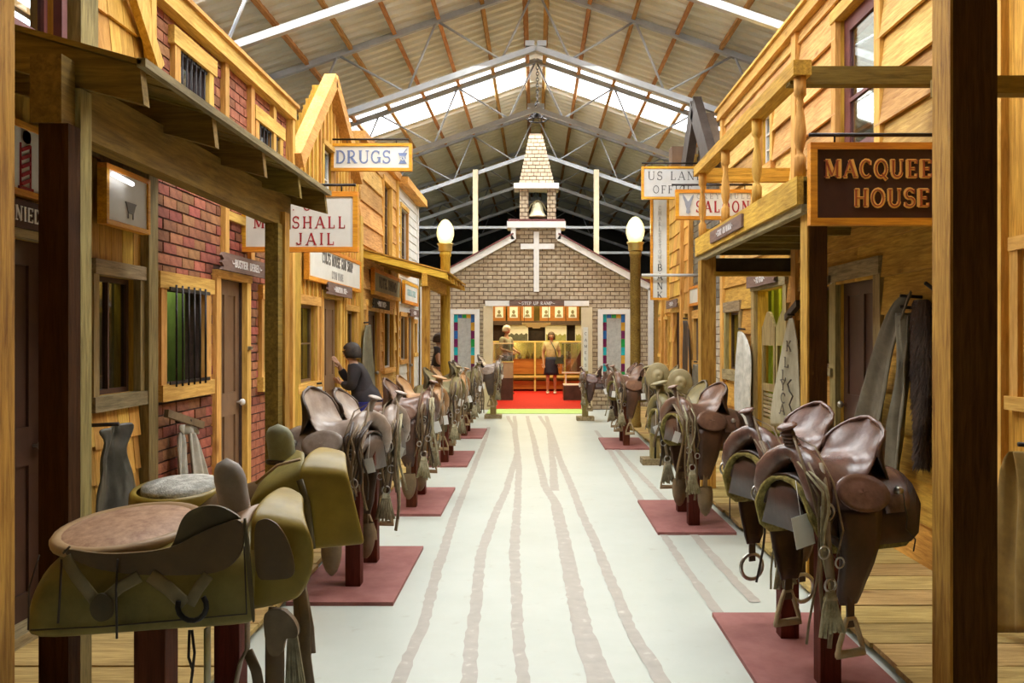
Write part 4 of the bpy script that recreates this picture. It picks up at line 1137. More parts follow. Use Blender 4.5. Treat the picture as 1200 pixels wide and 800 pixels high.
bell = empty('church_bell', (.03, Yc + .16, 4.05), 'pale brass bell hanging in the belfry', 'bell')
mb = MB(); mb.lathe([(.21, .0), (.2, .03), (.165, .07), (.135, .14), (.12, .22), (.10, .28), (.05, .32), (.01, .33)], (.03, Yc + .16, 4.05), 20); mb.build('bell_body', palebell, bell)
mb = MB(); mb.tube([(-.16, Yc + .16, 4.2), (-.1, Yc + .16, 4.33), (0, Yc + .16, 4.4), (.06, Yc + .16, 4.4), (.15, Yc + .16, 4.33), (.22, Yc + .16, 4.2)], .02, 6); mb.build('bell_yoke', palebell, bell)
# cross
crs = MB(); crs.box(-.045, .065, Yc - .07, Yc - .02, 2.47, 3.72); cr = crs.build('cross', whitep, CH); 
box('cross_arm', cr, whitep, -.32, .385, Yc - .068, Yc - .022, 3.36, 3.47)
# stained glass windows
gcols = {'blue': (.03, .12, .35), 'teal': (.02, .35, .4), 'green': (.02, .25, .06), 'plum': (.14, .02, .08), 'amber': (.5, .28, .04)}
gm = {k: plain('stained_' + k, v, tuple(min(1, c * 1.4) for c in v), rough=.15, bump=0) for k, v in gcols.items()}
pearl = plain('pearl_glass', (.42, .43, .43), (.56, .57, .56), rough=.2, scale=12)
seq = ['plum', 'blue', 'teal', 'green', 'plum', 'amber', 'teal', 'green', 'plum', 'amber', 'blue', 'teal']
def stained(x0, x1):
    z0, z1 = .62, 2.0; w2 = .085
    fr = MB()
    fr.box(x0 - .1, x0, Yc - .08, Yc + .02, z0 - .1, z1 + .1); fr.box(x1, x1 + .1, Yc - .08, Yc + .02, z0 - .1, z1 + .1)
    fr.box(x0, x1, Yc - .08, Yc + .02, z1, z1 + .1); fr.box(x0, x1, Yc - .08, Yc + .02, z0 - .1, z0)
    f_ = fr.build('window', whitep, CH)
    box('pane', f_, pearl, x0 + w2, x1 - w2, Yc + .0, Yc + .012, z0 + w2, z1 - w2)
    n = 8; k = 0
    for side, xa in ((0, x0), (1, x1 - w2)):
        for i in range(n):
            a = z0 + (z1 - z0) * i / n; b_ = z0 + (z1 - z0) * (i + 1) / n
            box('pane', f_, gm[seq[(i * (1 if side else 2) + side * 3) % len(seq)]], xa + .003, xa + w2 - .003, Yc - .004, Yc + .008, a + .003, b_ - .003)
    for zz in (z0, z1 - w2):
        for i in range(3):
            a = x0 + w2 + (x1 - x0 - 2 * w2) * i / 3; b_ = x0 + w2 + (x1 - x0 - 2 * w2) * (i + 1) / 3
            box('pane', f_, gm[seq[(i * 2 + 1) % len(seq)]], a + .003, b_ - .003, Yc - .004, Yc + .008, zz + .003, zz + w2 - .003)
stained(-1.72, -1.28); stained(1.40, 1.87)
# door
box('door_header', CH, whitep, -1.06, -.55, Yc - .07, Yc, 2.17, 2.28); box('door_header', CH, whitep, .58, 1.11, Yc - .07, Yc, 2.17, 2.28)
sign_board('ramp_sign', 'purple-brown plank reading STEP UP RAMP over the church door', 'sign', (.02, Yc - .085, 2.225), (1, 0, 0), (0, -1, 0), 1.14, .115, plankbrown, None, th=.03, lines=[('~STEP UP RAMP~', .065, 0, -.032, whiteletter, dict(weight=1.1))])
box('door_jamb', CH, creamp, -1.1, -.90, Yc - .05, Yc + .03, 0, 2.17)
dl = box('door_leaf', CH, creamp, .94, 1.17, Yc - .22, Yc - .17, .02, 2.14)
sign_board('camels_sign', 'narrow vertical strip sign on the open right church door leaf', 'sign', (1.03, Yc - .23, 1.25), (1, 0, 0), (0, -1, 0), .10, .95, signwhite, None, th=.01)
mb = MB(); z = 1.62
for c in 'CAMELS': text_mb(mb, c, (1.03, Yc - .235, z - .06), (1, 0, 0), .06, (0, -1, 0)); z -= .13
o = mb.build('lettering', blackletter, bpy.data.objects['camels_sign'])
# green threshold ramp and red carpet
o = box('threshold_mat', None, plain('lime_green_mat', (.36, .50, .13), (.44, .58, .17), rough=.8), -.98, 1.02, 16.9, 17.95, 0, .012); setp(o, 'lime green ramp strip in front of the church door', 'mat')
carpet = box('floor_carpet', None, plain('red_carpet', (.55, .012, .008), (.68, .02, .012), rough=.9, scale=20), -2.4, 2.6, 17.95, 25.6, 0, .02); setp(carpet, 'bright red carpet inside the church', kind='structure')
yw = plain('ochre_room_wall', (.30, .22, .05), (.38, .28, .07), rough=.8)
for nm, a in (('wall_church_back', (-2.5, 2.7, 25.5, 25.6, 0, 2.75)), ('wall_church_left', (-2.5, -2.4, 18.05, 25.5, 0, 2.75)), ('wall_church_right', (2.6, 2.7, 18.05, 25.5, 0, 2.75)), ('ceiling_church', (-2.5, 2.7, 18.05, 25.6, 2.75, 2.8))):
    setp(box(nm, None, yw, *a), 'ochre lit wall of the room inside the church', kind='structure')
for y_, p_ in ((19.6, 60), (22.3, 85), (24.4, 40)):
    area_light('church_ceiling_light', (0, y_, 2.7), (0, 0, 0), 3.0, .8, p_, (1, .82, .42))

# ================================================================= SADDLES
def leather(name, c1, c2, rough=.42, var=.0, scale=7):
    return plain(name, c1, c2, rough=rough, scale=scale, bump=.12, spec=.5, var=var, lo=.3, hi=.7)
LE = {
 'oxblood': (leather('oxblood_leather', (.06, .028, .022), (.22, .115, .09), .27), leather('dark_brown_leather', (.03, .014, .01), (.085, .038, .026), .42)),
 'brown': (leather('brown_leather', (.085, .038, .024), (.26, .14, .09), .3), leather('brown_leather_dark', (.045, .02, .012), (.12, .055, .03), .45)),
 'grey': (leather('worn_grey_leather', (.20, .14, .11), (.46, .37, .31), .33), leather('dark_worn_leather', (.05, .032, .022), (.13, .085, .06), .5)),
 'tan': (leather('tan_leather', (.26, .12, .04), (.46, .25, .09), .45), leather('tan_leather_dark', (.14, .07, .025), (.28, .15, .055), .5)),
 'olive': (leather('olive_leather', (.10, .085, .03), (.26, .20, .07), .5), leather('olive_leather_dark', (.06, .045, .02), (.14, .10, .04), .5)),
}
strapm = leather('strap_leather', (.10, .065, .03), (.24, .16, .08), .55)
darkstrap = leather('dark_strap_leather', (.02, .012, .01), (.06, .035, .022), .5)
mohair = plain('mohair_cord', (.22, .19, .11), (.42, .37, .24), rough=.95, scale=20)
stirwood = plain('stirrup_wood', (.26, .18, .09), (.42, .31, .17), rough=.6, scale=6)
wool = plain('saddle_fleece', (.15, .12, .03), (.34, .27, .08), rough=1.0, scale=25, bump=.8)
tagm = plain('paper_tag', (.80, .79, .75), (.88, .87, .83), rough=.7, bump=0)
grain_nickel = nickel

ARC = [(0, .125), (.08, .115), (.15, .07), (.195, .0), (.225, -.07), (.24, -.15), (.245, -.24)]
def arcp(t, lift=0.0):
    s = 1 if t >= 0 else -1
    f = min(abs(t), .999) * (len(ARC) - 1); i = int(f); f -= i
    a, b_ = ARC[i], ARC[i + 1]
    v, w_ = a[0] + (b_[0] - a[0]) * f, a[1] + (b_[1] - a[1]) * f
    dv, dw = b_[0] - a[0], b_[1] - a[1]; l = math.hypot(dv, dw)
    return s * (v - dw / l * lift), w_ + dv / l * lift
def ellipsoid(mb, c, r, R=None, nu=12, nv=7, mi=0):
    vs = []; c = Vector(c)
    for i in range(nv + 1):
        ph = PI * i / nv
        for j in range(nu):
            th = 2 * PI * j / nu
            p = Vector((r[0] * math.sin(ph) * math.cos(th), r[1] * math.sin(ph) * math.sin(th), r[2] * math.cos(ph)))
            if R: p = R @ p
            vs.append(c + p)
    mb.add(vs, [(i * nu + j, i * nu + (j + 1) % nu, (i + 1) * nu + (j + 1) % nu, (i + 1) * nu + j) for i in range(nv) for j in range(nu)], mi, True)
def ring(mb, c, r, t, axis='y', n=16, m=6, sq=1.0):
    pts = []
    for i in range(n):
        a = 2 * PI * i / n
        u, v = r * math.cos(a), r * sq * math.sin(a)
        pts.append({'y': (c[0] + u, c[1], c[2] + v), 'x': (c[0], c[1] + u, c[2] + v), 'z': (c[0] + u, c[1] + v, c[2])}[axis])
    mb.tube(pts, t, m, closed=True)

def stirrup(root, u, v, w_, kind, rr):
    mb = MB()
    if kind == 'bell':
        pts = [(u - .02, v, w_), (u - .035, v, w_ - .04), (u - .06, v, w_ - .11), (u - .068, v, w_ - .15), (u + .068, v, w_ - .15), (u + .06, v, w_ - .11), (u + .035, v, w_ - .04), (u + .02, v, w_)]
        mb.tube(pts, [.011, .011, .012, .02, .02, .012, .011, .011], 8, closed=True)
        return mb.build('stirrup', stirwood, root, local=True)
    if kind == 'hood':
        prof = []
        for i in range(9):
            f = i / 8; wd = .055 * math.sin(PI * min(1, .25 + f * .75)) ** .6 + .01
            prof.append([(u + wd * math.cos(a) * 1.1, v + wd * .7 * math.sin(a), w_ - .24 * f) for a in [2 * PI * k / 10 for k in range(10)]])
        mb.grid(prof, closed_u=True)
        return mb.build('stirrup', strapm, root, local=True)
    ring(mb, (u, v, w_ - .07), .07, .011, 'y', 18, 7)
    return mb.build('stirrup', nickel, root, local=True)

def saddle(label, loc, rz, kind='oxblood', seed=0, drop=.43, fw=1.0, cantle=1.0, horn='cap', stir='bell', cinch=True, tag=True, straps=4, fleece=False, scale=1.0, detail=True, group=None, skirt=1.0, hornc=None):
    rr = random.Random(seed)
    A1, A2 = LE[kind]
    root = empty('saddle', loc, label, 'saddle', group)
    root.rotation_euler = (0, 0, rz)
    root.scale = (scale * .93,) * 3
    def bl(mb, nm, mat, so=None, sb=0, par=None):
        o = mb.build(nm, mat, par or root, local=True)
        if so: solid(o, so, 0)
        if sb: sub(o, sb)
        return o
    # skirt
    mb = MB(); rows = []
    U0, U1 = -.37 * skirt, .21
    for i in range(13):
        f = i / 12; u = U0 + (U1 - U0) * f; c = abs(f - .5) * 2
        tm = .86 * math.sqrt(max(0.0, 1 - max(0, (c - .62) / .38) ** 2.4 * .62))
        rows.append([(u, *arcp(-tm + 2 * tm * j / 16)) for j in range(17)])
    mb.grid(rows); sk = bl(mb, 'skirt', A2, .014)
    if fleece:
        mb = MB(); rows2 = []
        for i in range(13):
            f = i / 12; u = U0 + .005 + (U1 + .012 - U0) * f; c = abs(f - .5) * 2
            tm = .9 * math.sqrt(max(0.0, 1 - max(0, (c - .6) / .4) ** 2.4 * .6))
            rows2.append([(u + .01, *arcp(-tm + 2 * tm * j / 16, -.014)) for j in range(17)])
        mb.grid(rows2); bl(mb, 'fleece_lining', wool, .016)
    if True:
        mb = MB(); mb.grid([[(U1 - .02, *arcp(-.62 + 1.24 * j / 12, -.012)) for j in range(13)], [(U1 + .012, arcp(-.62 + 1.24 * j / 12)[0] * .45, .045) for j in range(13)], [(U1 + .0, arcp(-.62 + 1.24 * j / 12)[0] * .8, -.12) for j in range(13)]]); bl(mb, 'gullet_cover', A2, .012)
    # rear jockey
    mb = MB(); rows = []
    for i in range(8):
        f = i / 7; u = -.335 * skirt + .19 * f
        tm = .60 * math.sqrt(max(0.0, 1 - max(0, (.45 - f) / .45) ** 2 * .8))
        rows.append([(u, *arcp(-tm + 2 * tm * j / 12, .016 + .012 * f)) for j in range(13)])
    mb.grid(rows); bl(mb, 'rear_jockey', A1, .010)
    # seat with cantle dish
    R = [(.165, .245, .10, -.09), (.12, .215, .135, -.12), (.05, .192, .165, -.135), (-.03, .180, .180, -.11), (-.10, .182, .182, -.05), (-.145, .198, .178, .012), (-.18, .228, .176, .035), (-.212, .272 * cantle, .168, .020), (-.238, .318 * cantle, .142, .0), (-.256, .352 * cantle, .098, -.008), (-.264, .368 * cantle, .03, -.002)]
    mb = MB(); rows = []
    for u, wc, hw, ed in R:
        rows.append([(u + .02 * (abs(s) ** 2) * (1 if u < -.15 else 0), s * hw, wc + ed * (abs(s) ** 2.2)) for s in [-1 + 2 * j / 12 for j in range(13)]])
    mb.grid(rows); seat = bl(mb, 'seat', A1, .014, 1)
    edge = [rows[k][0] for k in range(5, 11)] + [rows[10][6]] + [rows[k][12] for k in range(10, 4, -1)]
    mb = MB(); mb.tube(edge, .011, 7); bl(mb, 'cantle_binding', A2 if kind != 'oxblood' else A1, par=seat)
    mb = MB(); top = [rows[k][0] for k in range(5, 11)] + [rows[10][6]] + [rows[k][12] for k in range(10, 4, -1)]; low = [(-.262, s * .135, .10 - .03 * s * s) for s in [-1 + 2 * j / 12 for j in range(13)]]
    mid = [((a[0] + b_[0]) / 2 + .012, (a[1] + b_[1]) / 2 * 1.1, (a[2] + b_[2]) / 2) for a, b_ in zip(top, low)]
    top = [(p[0] - .012, p[1] * .97, p[2] - .004) for p in top]; mb.grid([top, mid, low]); bl(mb, 'cantle_back', A2, .008)
    # seat jockeys
    for s in (-1, 1):
        mb = MB(); rws = []
        c = Vector((-.025, s * .205, .055)); Ud = Vector((.97, 0, .06)); D = Vector((.03, s * .42, -.88)).normalized(); Nn = Vector((0, s * .88, .42))
        for k in range(5):
            r_ = k / 4
            rws.append([c + Ud * (.150 * r_ * math.cos(a)) + D * (.088 * r_ * math.sin(a)) + Nn * (.012 * (1 - r_ ** 2) + .012 * r_ ** 6 + .012) for a in [2 * PI * j / 20 for j in range(20)]])
        mb.grid(rws, closed_u=True); bl(mb, 'seat_jockey', A1, .009)
    # fork and horn
    mb = MB()
    P_ = [(.172, -.205, -.03), (.178, -.19, .05), (.174, -.162, .12), (.17, -.11, .178), (.165, -.05, .212), (.165, 0, .222), (.165, .05, .212), (.17, .11, .178), (.174, .162, .12), (.178, .19, .05), (.172, .205, -.03)]
    mb.tube(P_, [.035, .062, .074, .068, .055, .05, .055, .068, .074, .062, .035], 12, flat=.85)
    fk = bl(mb, 'fork', A1)
    hm = hornc or A1
    mb = MB()
    if horn == 'cap':
        mb.tube([(.165, 0, .23), (.185, 0, .275), (.205, 0, .315), (.215, 0, .332)], [.036, .023, .019, .025], 10)
        ellipsoid(mb, (.222, 0, .341), (.047, .042, .012), Matrix.Rotation(.28, 3, 'Y'))
    elif horn == 'tall':
        mb.tube([(.165, 0, .22), (.175, 0, .28), (.185, 0, .33), (.19, 0, .37)], [.035, .024, .021, .025], 10)
        ellipsoid(mb, (.196, 0, .38), (.055, .05, .013), Matrix.Rotation(.2, 3, 'Y'))
    elif horn == 'wrapped':
        mb.tube([(.16, 0, .22), (.18, 0, .28), (.205, 0, .33)], [.036, .028, .027], 10)
        for k in range(5):
            c_ = Vector((.165 + .009 * k, 0,   .242 + .017 * k)); ring(mb, c_, .031 - .001 * k, .009, 'z')
        ellipsoid(mb, (.205, 0, .343), (.05, .045, .014), Matrix.Rotation(.3, 3, 'Y'))
    else:
        mb.tube([(.165, 0, .24), (.175, 0, .29), (.18, 0, .33)], [.045, .038, .036], 10)
        ellipsoid(mb, (.182, 0, .352), (.085, .08, .016), Matrix.Rotation(.25, 3, 'Y'), 16)
    bl(mb, 'horn', hm)
    for s in (-1, 1):
        # rigging
        mb = MB(); ring(mb, (.185, s * .247, .0), .036, .006); ring(mb, (.185, s * .252, .0), .014, .004); bl(mb, 'rigging_ring', nickel)
        mb = MB(); mb.tube([(-.235, s * .205, .06), (-.235, s * .228, .06)], [.02, .016], 12); bl(mb, 'concho', nickel)
        # fender
        mb = MB(); rws = []
        for i in range(10):
            f = i / 9; wd = (.105 - .055 * f ** 1.4) * fw * (1 if f < .92 else .8); cu = -.0 + .035 * f
            vv = s * (.232 + .028 * math.sin(PI * min(1, f * 1.2)) - .03 * f)
            rws.append([(cu + wd * q, vv + s * .012 * (1 - q * q), .0 - drop * f) for q in (-1, -.6, 0, .6, 1)])
        mb.grid(rws); bl(mb, 'fender', A2 if s * math.cos(rz) < 9 else A1, .009, 0)
        mb = MB(); mb.box(.015, .055, s * .215 - .004, s * .215 + .004, -drop - .1, -drop + .05); bl(mb, 'stirrup_leather', strapm if kind != 'oxblood' else A2)
        stirrup(root, .036, s * .218, -drop - .06, stir, rr)
        if detail:
            for k in range(2):
                mb = MB(); p0 = Vector((-.24 if k else .13, s * .225, .05)); ln = rr.uniform(.16, .34)
                pts = [p0 + Vector((rr.uniform(-.015, .015) * i, s * (.012 + .003 * i), -ln * i / 5)) for i in range(6)]
                mb.tube(pts, .0035, 5); bl(mb, 'saddle_string', darkstrap if kind != 'grey' else strapm)
        if cinch and s * (1 if math.cos(rz) > 0 else -1) < 0:      # hangs on the camera side
            ln = .42
            mb = MB(); p0 = Vector((.20, s * .262, -.035))
            mb.tube([p0, p0 + Vector((.01, s * .012, -.14)), p0 + Vector((-.01, s * .01, -.25))], .016, 8, flat=.35); bl(mb, 'latigo_strap', strapm)
            mb = MB(); q0 = p0 + Vector((-.01, s * .012, -.27)); ring(mb, (q0.x, q0.y, q0.z), .028, .006)
            q1 = q0 + Vector((.0, 0, -.22)); bl(mb, 'cinch_ring', nickel)
            mb = MB()
            for k in range(11):
                f = (k - 5) / 5
                mb.tube([q0 + Vector((f * .018, 0, -.02)), q0 + Vector((f * .036, s * .008 * (k % 2), -.10)), q0 + Vector((f * .062, s * .012 * ((k + 1) % 2), -.19 - rr.uniform(0, .03)))], [.006, .0075, .008], 5)
            mb.tube([q0 + Vector((-.03, 0, -.06)), q0 + Vector((.03, 0, -.055))], .012, 6)
            bl(mb, 'cinch_cords', mohair)
    if detail:
        for k in range(straps):
            s = -1 if math.cos(rz) > 0 else 1
            mb = MB(); x0 = rr.uniform(.14, .26); ln = rr.uniform(.3, .75)
            p0 = Vector((x0, s * rr.uniform(.06, .2), .2)); pts = [p0]
            yy = s * rr.uniform(.25, .31); sx = rr.uniform(-.07, .06)
            for i in range(1, 9):
                f = i / 8
                pts.append(Vector((x0 + .02 + sx * f + .014 * math.sin(f * 7 + k), yy - s * .02 * f, .16 - ln * f)))
            mb.tube(pts, rr.choice([.008, .006, .011]), 6, flat=.35)
            bl(mb, 'rein_strap', rr.choice([strapm, darkstrap, mohair, strapm]))
        # headstall loop over the horn
        if straps > 3:
            mb = MB(); s = -1 if math.cos(rz) > 0 else 1
            pts = [(.13, s * -.05, .29), (.19, s * .02, .31), (.235, s * .12, .25), (.24, s * .22, .08), (.22, s * .27, -.12), (.16, s * .275, -.20), (.12, s * .27, -.08), (.13, s * .22, .12), (.13, s * .1, .26)]
            mb.tube(pts, .008, 6, closed=True, flat=.4); bl(mb, 'bridle', strapm)
            mb = MB(); ring(mb, (.23, s * .285, -.16), .026, .004); ring(mb, (.15, s * .285, -.21), .022, .004); bl(mb, 'bit_ring', nickel)
    if tag:
        s = -1 if math.cos(rz) > 0 else 1
        mb = MB(); a = rr.uniform(-.5, .5); c = Vector((.27, s * .18, -.02))
        Rm = Matrix.Rotation(a, 3, 'Y'); hw, hh = (.03, .045) if tag is True else tag
        vs = [c + Rm @ Vector((x * hw, s * .0015 * y, z * hh - hh)) for y in (0, 1) for x, z in ((-1, -1), (1, -1), (1, 1), (-1, 1))]
        mb.add(vs, CF); tg = bl(mb, 'paper_tag', tagm)
        mb = MB(); mb.tube([(.25, s * .12, .12), c + Vector((0, 0, .0))], .0015, 4); bl(mb, 'tag_string', tagm, par=tg)
    return root

def stand(x, y0, y1, label, posts=(), px=None, group='saddle stands'):
    e = empty('saddle_stand', (x, (y0 + y1) / 2, 0), label, 'stand')
    xa, xb = (x - .3, x + .3)
    o = box('base_board', e, matred, xa, xb, y0, y1, 0.0, .022)
    for yy in posts:
        bev(box('post', e, redpost, px - .045, px + .045, yy - .045, yy + .045, .022, .74), .004)
        mb = MB(); n = 10
        prof = [(yy + .11 * math.cos(PI * k / n), .745 + .105 * math.sin(PI * k / n)) for k in range(n + 1)]
        mb.prism(prof, px - .17, px + .14, 'yz'); mb.build('saddle_rest', redpost, e)
    return e
B_ = .745
LX, RX = -1.09, 1.25
stand(-1.1, 2.25, 3.55, 'red stand under the two old saddles nearest on the left', (2.45, 3.05), -1.09)
stand(-1.1, 4.78, 6.07, 'red stand second on the left under the worn grey saddle', (5.12, 5.66), LX)
stand(-1.1, 7.18, 8.47, 'red stand third on the left along the street', (7.5, 8.1), LX)
stand(-1.1, 9.9, 11.2, 'red stand fourth on the left along the street', (10.2, 10.8), LX)
stand(-1.1, 12.7, 14.0, 'red stand fifth and farthest red one on the left', (13.0, 13.6), LX)
stand(1.25, 3.3, 4.6, 'red stand nearest on the right beside the boardwalk', (3.66, 4.24), RX)
stand(1.23, 6.5, 7.8, 'red stand second on the right', (6.78, 7.3), RX)
stand(1.23, 11.45, 12.7, 'red stand farthest back on the right', (11.8, 12.3), RX)
Z0 = .80
# right side: front points to the street and a little to the camera
saddle('glossy oxblood saddle nearest on the right with a rope-wrapped horn', (1.235, 3.66, Z0 + .01), PI + .36, 'oxblood', 1, drop=.42, fw=1.15, horn='wrapped', stir='bell', fleece=True, tag=(.05, .07), straps=5)
saddle('glossy oxblood saddle just behind the nearest right one', (1.22, 4.24, Z0 + .03), PI + .36, 'oxblood', 2, drop=.42, horn='cap', stir='round', fleece=True, tag=False, straps=7)
saddle('brown saddle with orange cantle edge, front one on the second right stand', (1.27, 6.78, Z0), PI + .34, 'brown', 3, drop=.42, fw=1.1, stir='hood', fleece=True, straps=8, tag=True)
saddle('brown saddle behind the orange-edged one on the second right stand', (1.22, 7.3, Z0 - .01), PI + .15, 'olive', 4, horn='dinner', stir='bell', fleece=True, straps=4)
saddle('brown saddle with tan fender on the farthest right stand', (1.25, 11.8, Z0), PI + .3, 'brown', 5, straps=4, fleece=True)
saddle('dark saddle at the back of the farthest right stand', (1.22, 12.35, Z0), PI + .1, 'oxblood', 6, straps=3)
# left side
saddle('worn grey saddle with tall cantle, front one on the second left stand', (-1.15, 5.12, Z0 + .03), -.30, 'grey', 11, drop=.45, cantle=1.08, straps=13, tag=True, stir='hood')
saddle('grey-brown saddle hidden behind the worn grey one on the left', (-1.1, 5.68, Z0 + .02), -.1, 'grey', 12, straps=11, tag=(.03, .06))
saddle('brown saddle with hanging paper tag on the third left stand', (-1.1, 7.5, Z0), -.1, 'brown', 13, straps=8, tag=(.04, .05), stir='hood')
saddle('tan saddle with thick pale horn at the back of the third left stand', (-1.08, 8.1, Z0), -.1, 'tan', 14, horn='dinner', straps=6)
saddle('olive saddle on the fourth left stand', (-1.1, 10.2, Z0), -.1, 'olive', 15, horn='tall', straps=6)
saddle('tan leather saddle at the back of the fourth left stand', (-1.08, 10.8, Z0), -.05, 'tan', 16, horn='cap', straps=4)
saddle('olive-brown saddle on the fifth left stand', (-1.08, 13.0, Z0), -.05, 'olive', 17, straps=5, fw=1.2)
saddle('grey saddle at the back of the fifth left stand', (-1.08, 13.6, Z0), -.05, 'grey', 18, straps=5)

# timber racks with more gear: far left and right
def rack(x, y, label, h=.95):
    e = empty('gear_rack', (x, y, 0), label, 'rack')
    box('base_block', e, grey_y, x - .16, x + .16, y - .14, y + .14, 0, .07)
    box('rack_post', e, grey_z, x - .055, x + .055, y - .05, y + .05, .07, h)
    for k in range(3): 
        mb = MB(); mb.tube([(x, y - .05, h - .12 - .2 * k), (x, y - .14, h - .09 - .2 * k)], .013, 6); mb.build('peg', stirwood, e)
    return e
rack(-.80, 16.0, 'timber gear rack at the far end of the left row')
rack(.90, 15.6, 'timber gear rack at the far end of the right row', .9)
rack(1.42, 10.2, 'pale timber gear rack between the right stands', 1.08)
saddle('grey-green saddle with hanging cords at the far end of the left row', (-.85, 16.0, .84), -.1, 'grey', 19, straps=7, tag=True)
saddle('small dark saddle at the far end of the right row by the church door', (1.0, 15.6, .70), PI, 'oxblood', 20, straps=4, scale=.85, stir='bell')
saddle('brown saddle leaning on the pale rack between the right stands', (1.5, 10.3, .86), PI, 'olive', 21, straps=4, horn='dinner', scale=.9)

# hat shaped leather discs (tapaderos) on the pale rack
for x, y, z, lb in ((1.42, 9.95, 1.06, 'round tan leather disc on top of the pale rack'), (1.62, 9.6, 1.0, 'round tan leather disc with a hub above the orange-edged saddle')):
    mb = MB(); rws = []
    for k, (r_, d_) in enumerate(((.14, 0), (.13, -.01), (.08, -.012), (.06, -.02), (.055, -.05), (.03, -.06), (.001, -.06))):
        rws.append([(x + r_ * math.cos(a), y + d_, z + r_ * math.sin(a) * 1.1) for a in [2 * PI * j / 20 for j in range(20)]])
    mb.grid(rws, closed_u=True)
    e = empty('leather_disc', (x, y, z), lb, 'leather disc')
    o = mb.build('disc', leather('pale_olive_leather', (.22, .17, .08), (.38, .31, .16), .55), e, (x, y, z)); solid(o, .008)
    mb = MB(); mb.tube([(x, y, z), (x, y + .16, z - .02), (x, y + .2, .0)], .012, 6); mb.build('support_rod', iron, e, (x, y, z))

# ---------------------------------------------------------------- the two old saddles nearest on the left
oliveL = leather('green_olive_leather', (.15, .115, .025), (.34, .265, .065), .5, scale=5)
oliveD = leather('dark_olive_leather', (.05, .035, .012), (.13, .09, .03), .55, scale=5)
amberL = leather('amber_olive_leather', (.17, .115, .012), (.38, .26, .035), .42, scale=4)
seatL = leather('tooled_pinkish_leather', (.24, .115, .065), (.50, .31, .19), .5, scale=34)
rimL = leather('rim_leather', (.25, .15, .07), (.40, .26, .13), .45)
panelD = leather('dark_panel_leather', (.06, .030, .008), (.16, .085, .022), .4, scale=5)
hornG = leather('grey_horn_hide', (.32, .28, .25), (.50, .45, .41), .7, scale=10)
hornGr = leather('green_horn_hide', (.24, .24, .15), (.40, .40, .27), .7, scale=10)

def drape(root, nm, mat, cols, yc, th=.01, sm=True):
    """sheet over the rail: cols = (x, top, near bottom, far bottom, half width)"""
    mb = MB(); rows = []
    for x, zt, zn, zf, hw in cols:
        r_ = []
        for q in (-1, -.75, -.5, -.25): r_.append((x, yc - hw * (1 - .03 * (1 + q)), zn + (zt - .10 - zn) * (1 + q)))
        r_ += [(x, yc - hw * .93, zt - .075), (x, yc - hw * .75, zt - .032), (x, yc - hw * .4, zt - .006), (x, yc, zt)]
        r_ += [(x, yc + hw * .4, zt - .006), (x, yc + hw * .75, zt - .032), (x, yc + hw * .93, zt - .075)]
        for q in (-.25, -.5, -.75, -1): r_.append((x, yc + hw, zf + (zt - .10 - zf) * (1 + q)))
        rows.append(r_)
    mb.grid(rows); o = mb.build(nm, mat, root, WL[root.name]); solid(o, th); sub(o, 1)
    return o
def disc(root, nm, mat, c, rx, ry, tilt, prof):
    mb = MB(); Rm = Matrix.Rotation(tilt[0], 3, 'X') @ Matrix.Rotation(tilt[1], 3, 'Y'); rws = []
    for r_, z in prof:
        rws.append([Vector(c) + Rm @ Vector((rx * r_ * math.cos(a), ry * r_ * math.sin(a), z)) for a in [2 * PI * j / 32 for j in range(32)]])
    mb.grid(rws, closed_u=True)
    return mb.build(nm, mat, root, WL[root.name])
def slabhorn(root, mat, c, w_, h, t, lean):
    mb = MB(); rws = []
    for i in range(11):
        f = i / 10; wd = w_ / 2 * (1 if f < .6 else math.sqrt(max(.0, 1 - ((f - .6) / .4) ** 2)) + .02)
        rws.append([(c[0] + lean * f + wd * math.cos(a), c[1] + t / 2 * math.sin(a) * (wd / (w_ / 2)), c[2] + h * f) for a in [2 * PI * j / 16 for j in range(16)]])
    mb.grid(rws, closed_u=True); o = mb.build('horn', mat, root, WL[root.name])
    mb = MB(); mb.tube([(c[0] + w_ * .56 * math.cos(a), c[1] + t * .56 * math.sin(a), c[2] + .004) for a in [2 * PI * j / 16 for j in range(16)]], .009, 6, closed=True)
    mb.build('horn_band', darkstrap, root, WL[root.name])
def ppoly(root, nm, mat, pts, Y, th=.008, dY=0.0, sm=0):
    """panel whose outline was measured in the photo, standing at depth Y with real thickness"""
    for _ in range(2):
        pts = [q for k in range(len(pts)) for q in ((pts[k][0] * .78 + pts[(k + 1) % len(pts)][0] * .22, pts[k][1] * .78 + pts[(k + 1) % len(pts)][1] * .22), (pts[k][0] * .22 + pts[(k + 1) % len(pts)][0] * .78, pts[k][1] * .22 + pts[(k + 1) % len(pts)][1] * .78))]
    mb = MB(); mb.prism([(PX(a, Y), PZ(b_, Y)) for a, b_ in pts], Y - th, Y, 'xz')
    o = mb.build(nm, mat, root, WL[root.name]); return o
def pstrap(root, nm, mat, pts, Y, r, flat=.3, par=None):
    mb = MB(); P3 = [Vector((PX(a, Y), Y, PZ(b_, Y))) for a, b_ in pts]
    mb.tube(P3, r * flat, 8, flat=1 / flat); return mb.build(nm, mat, par or root, WL[(par or root).name])

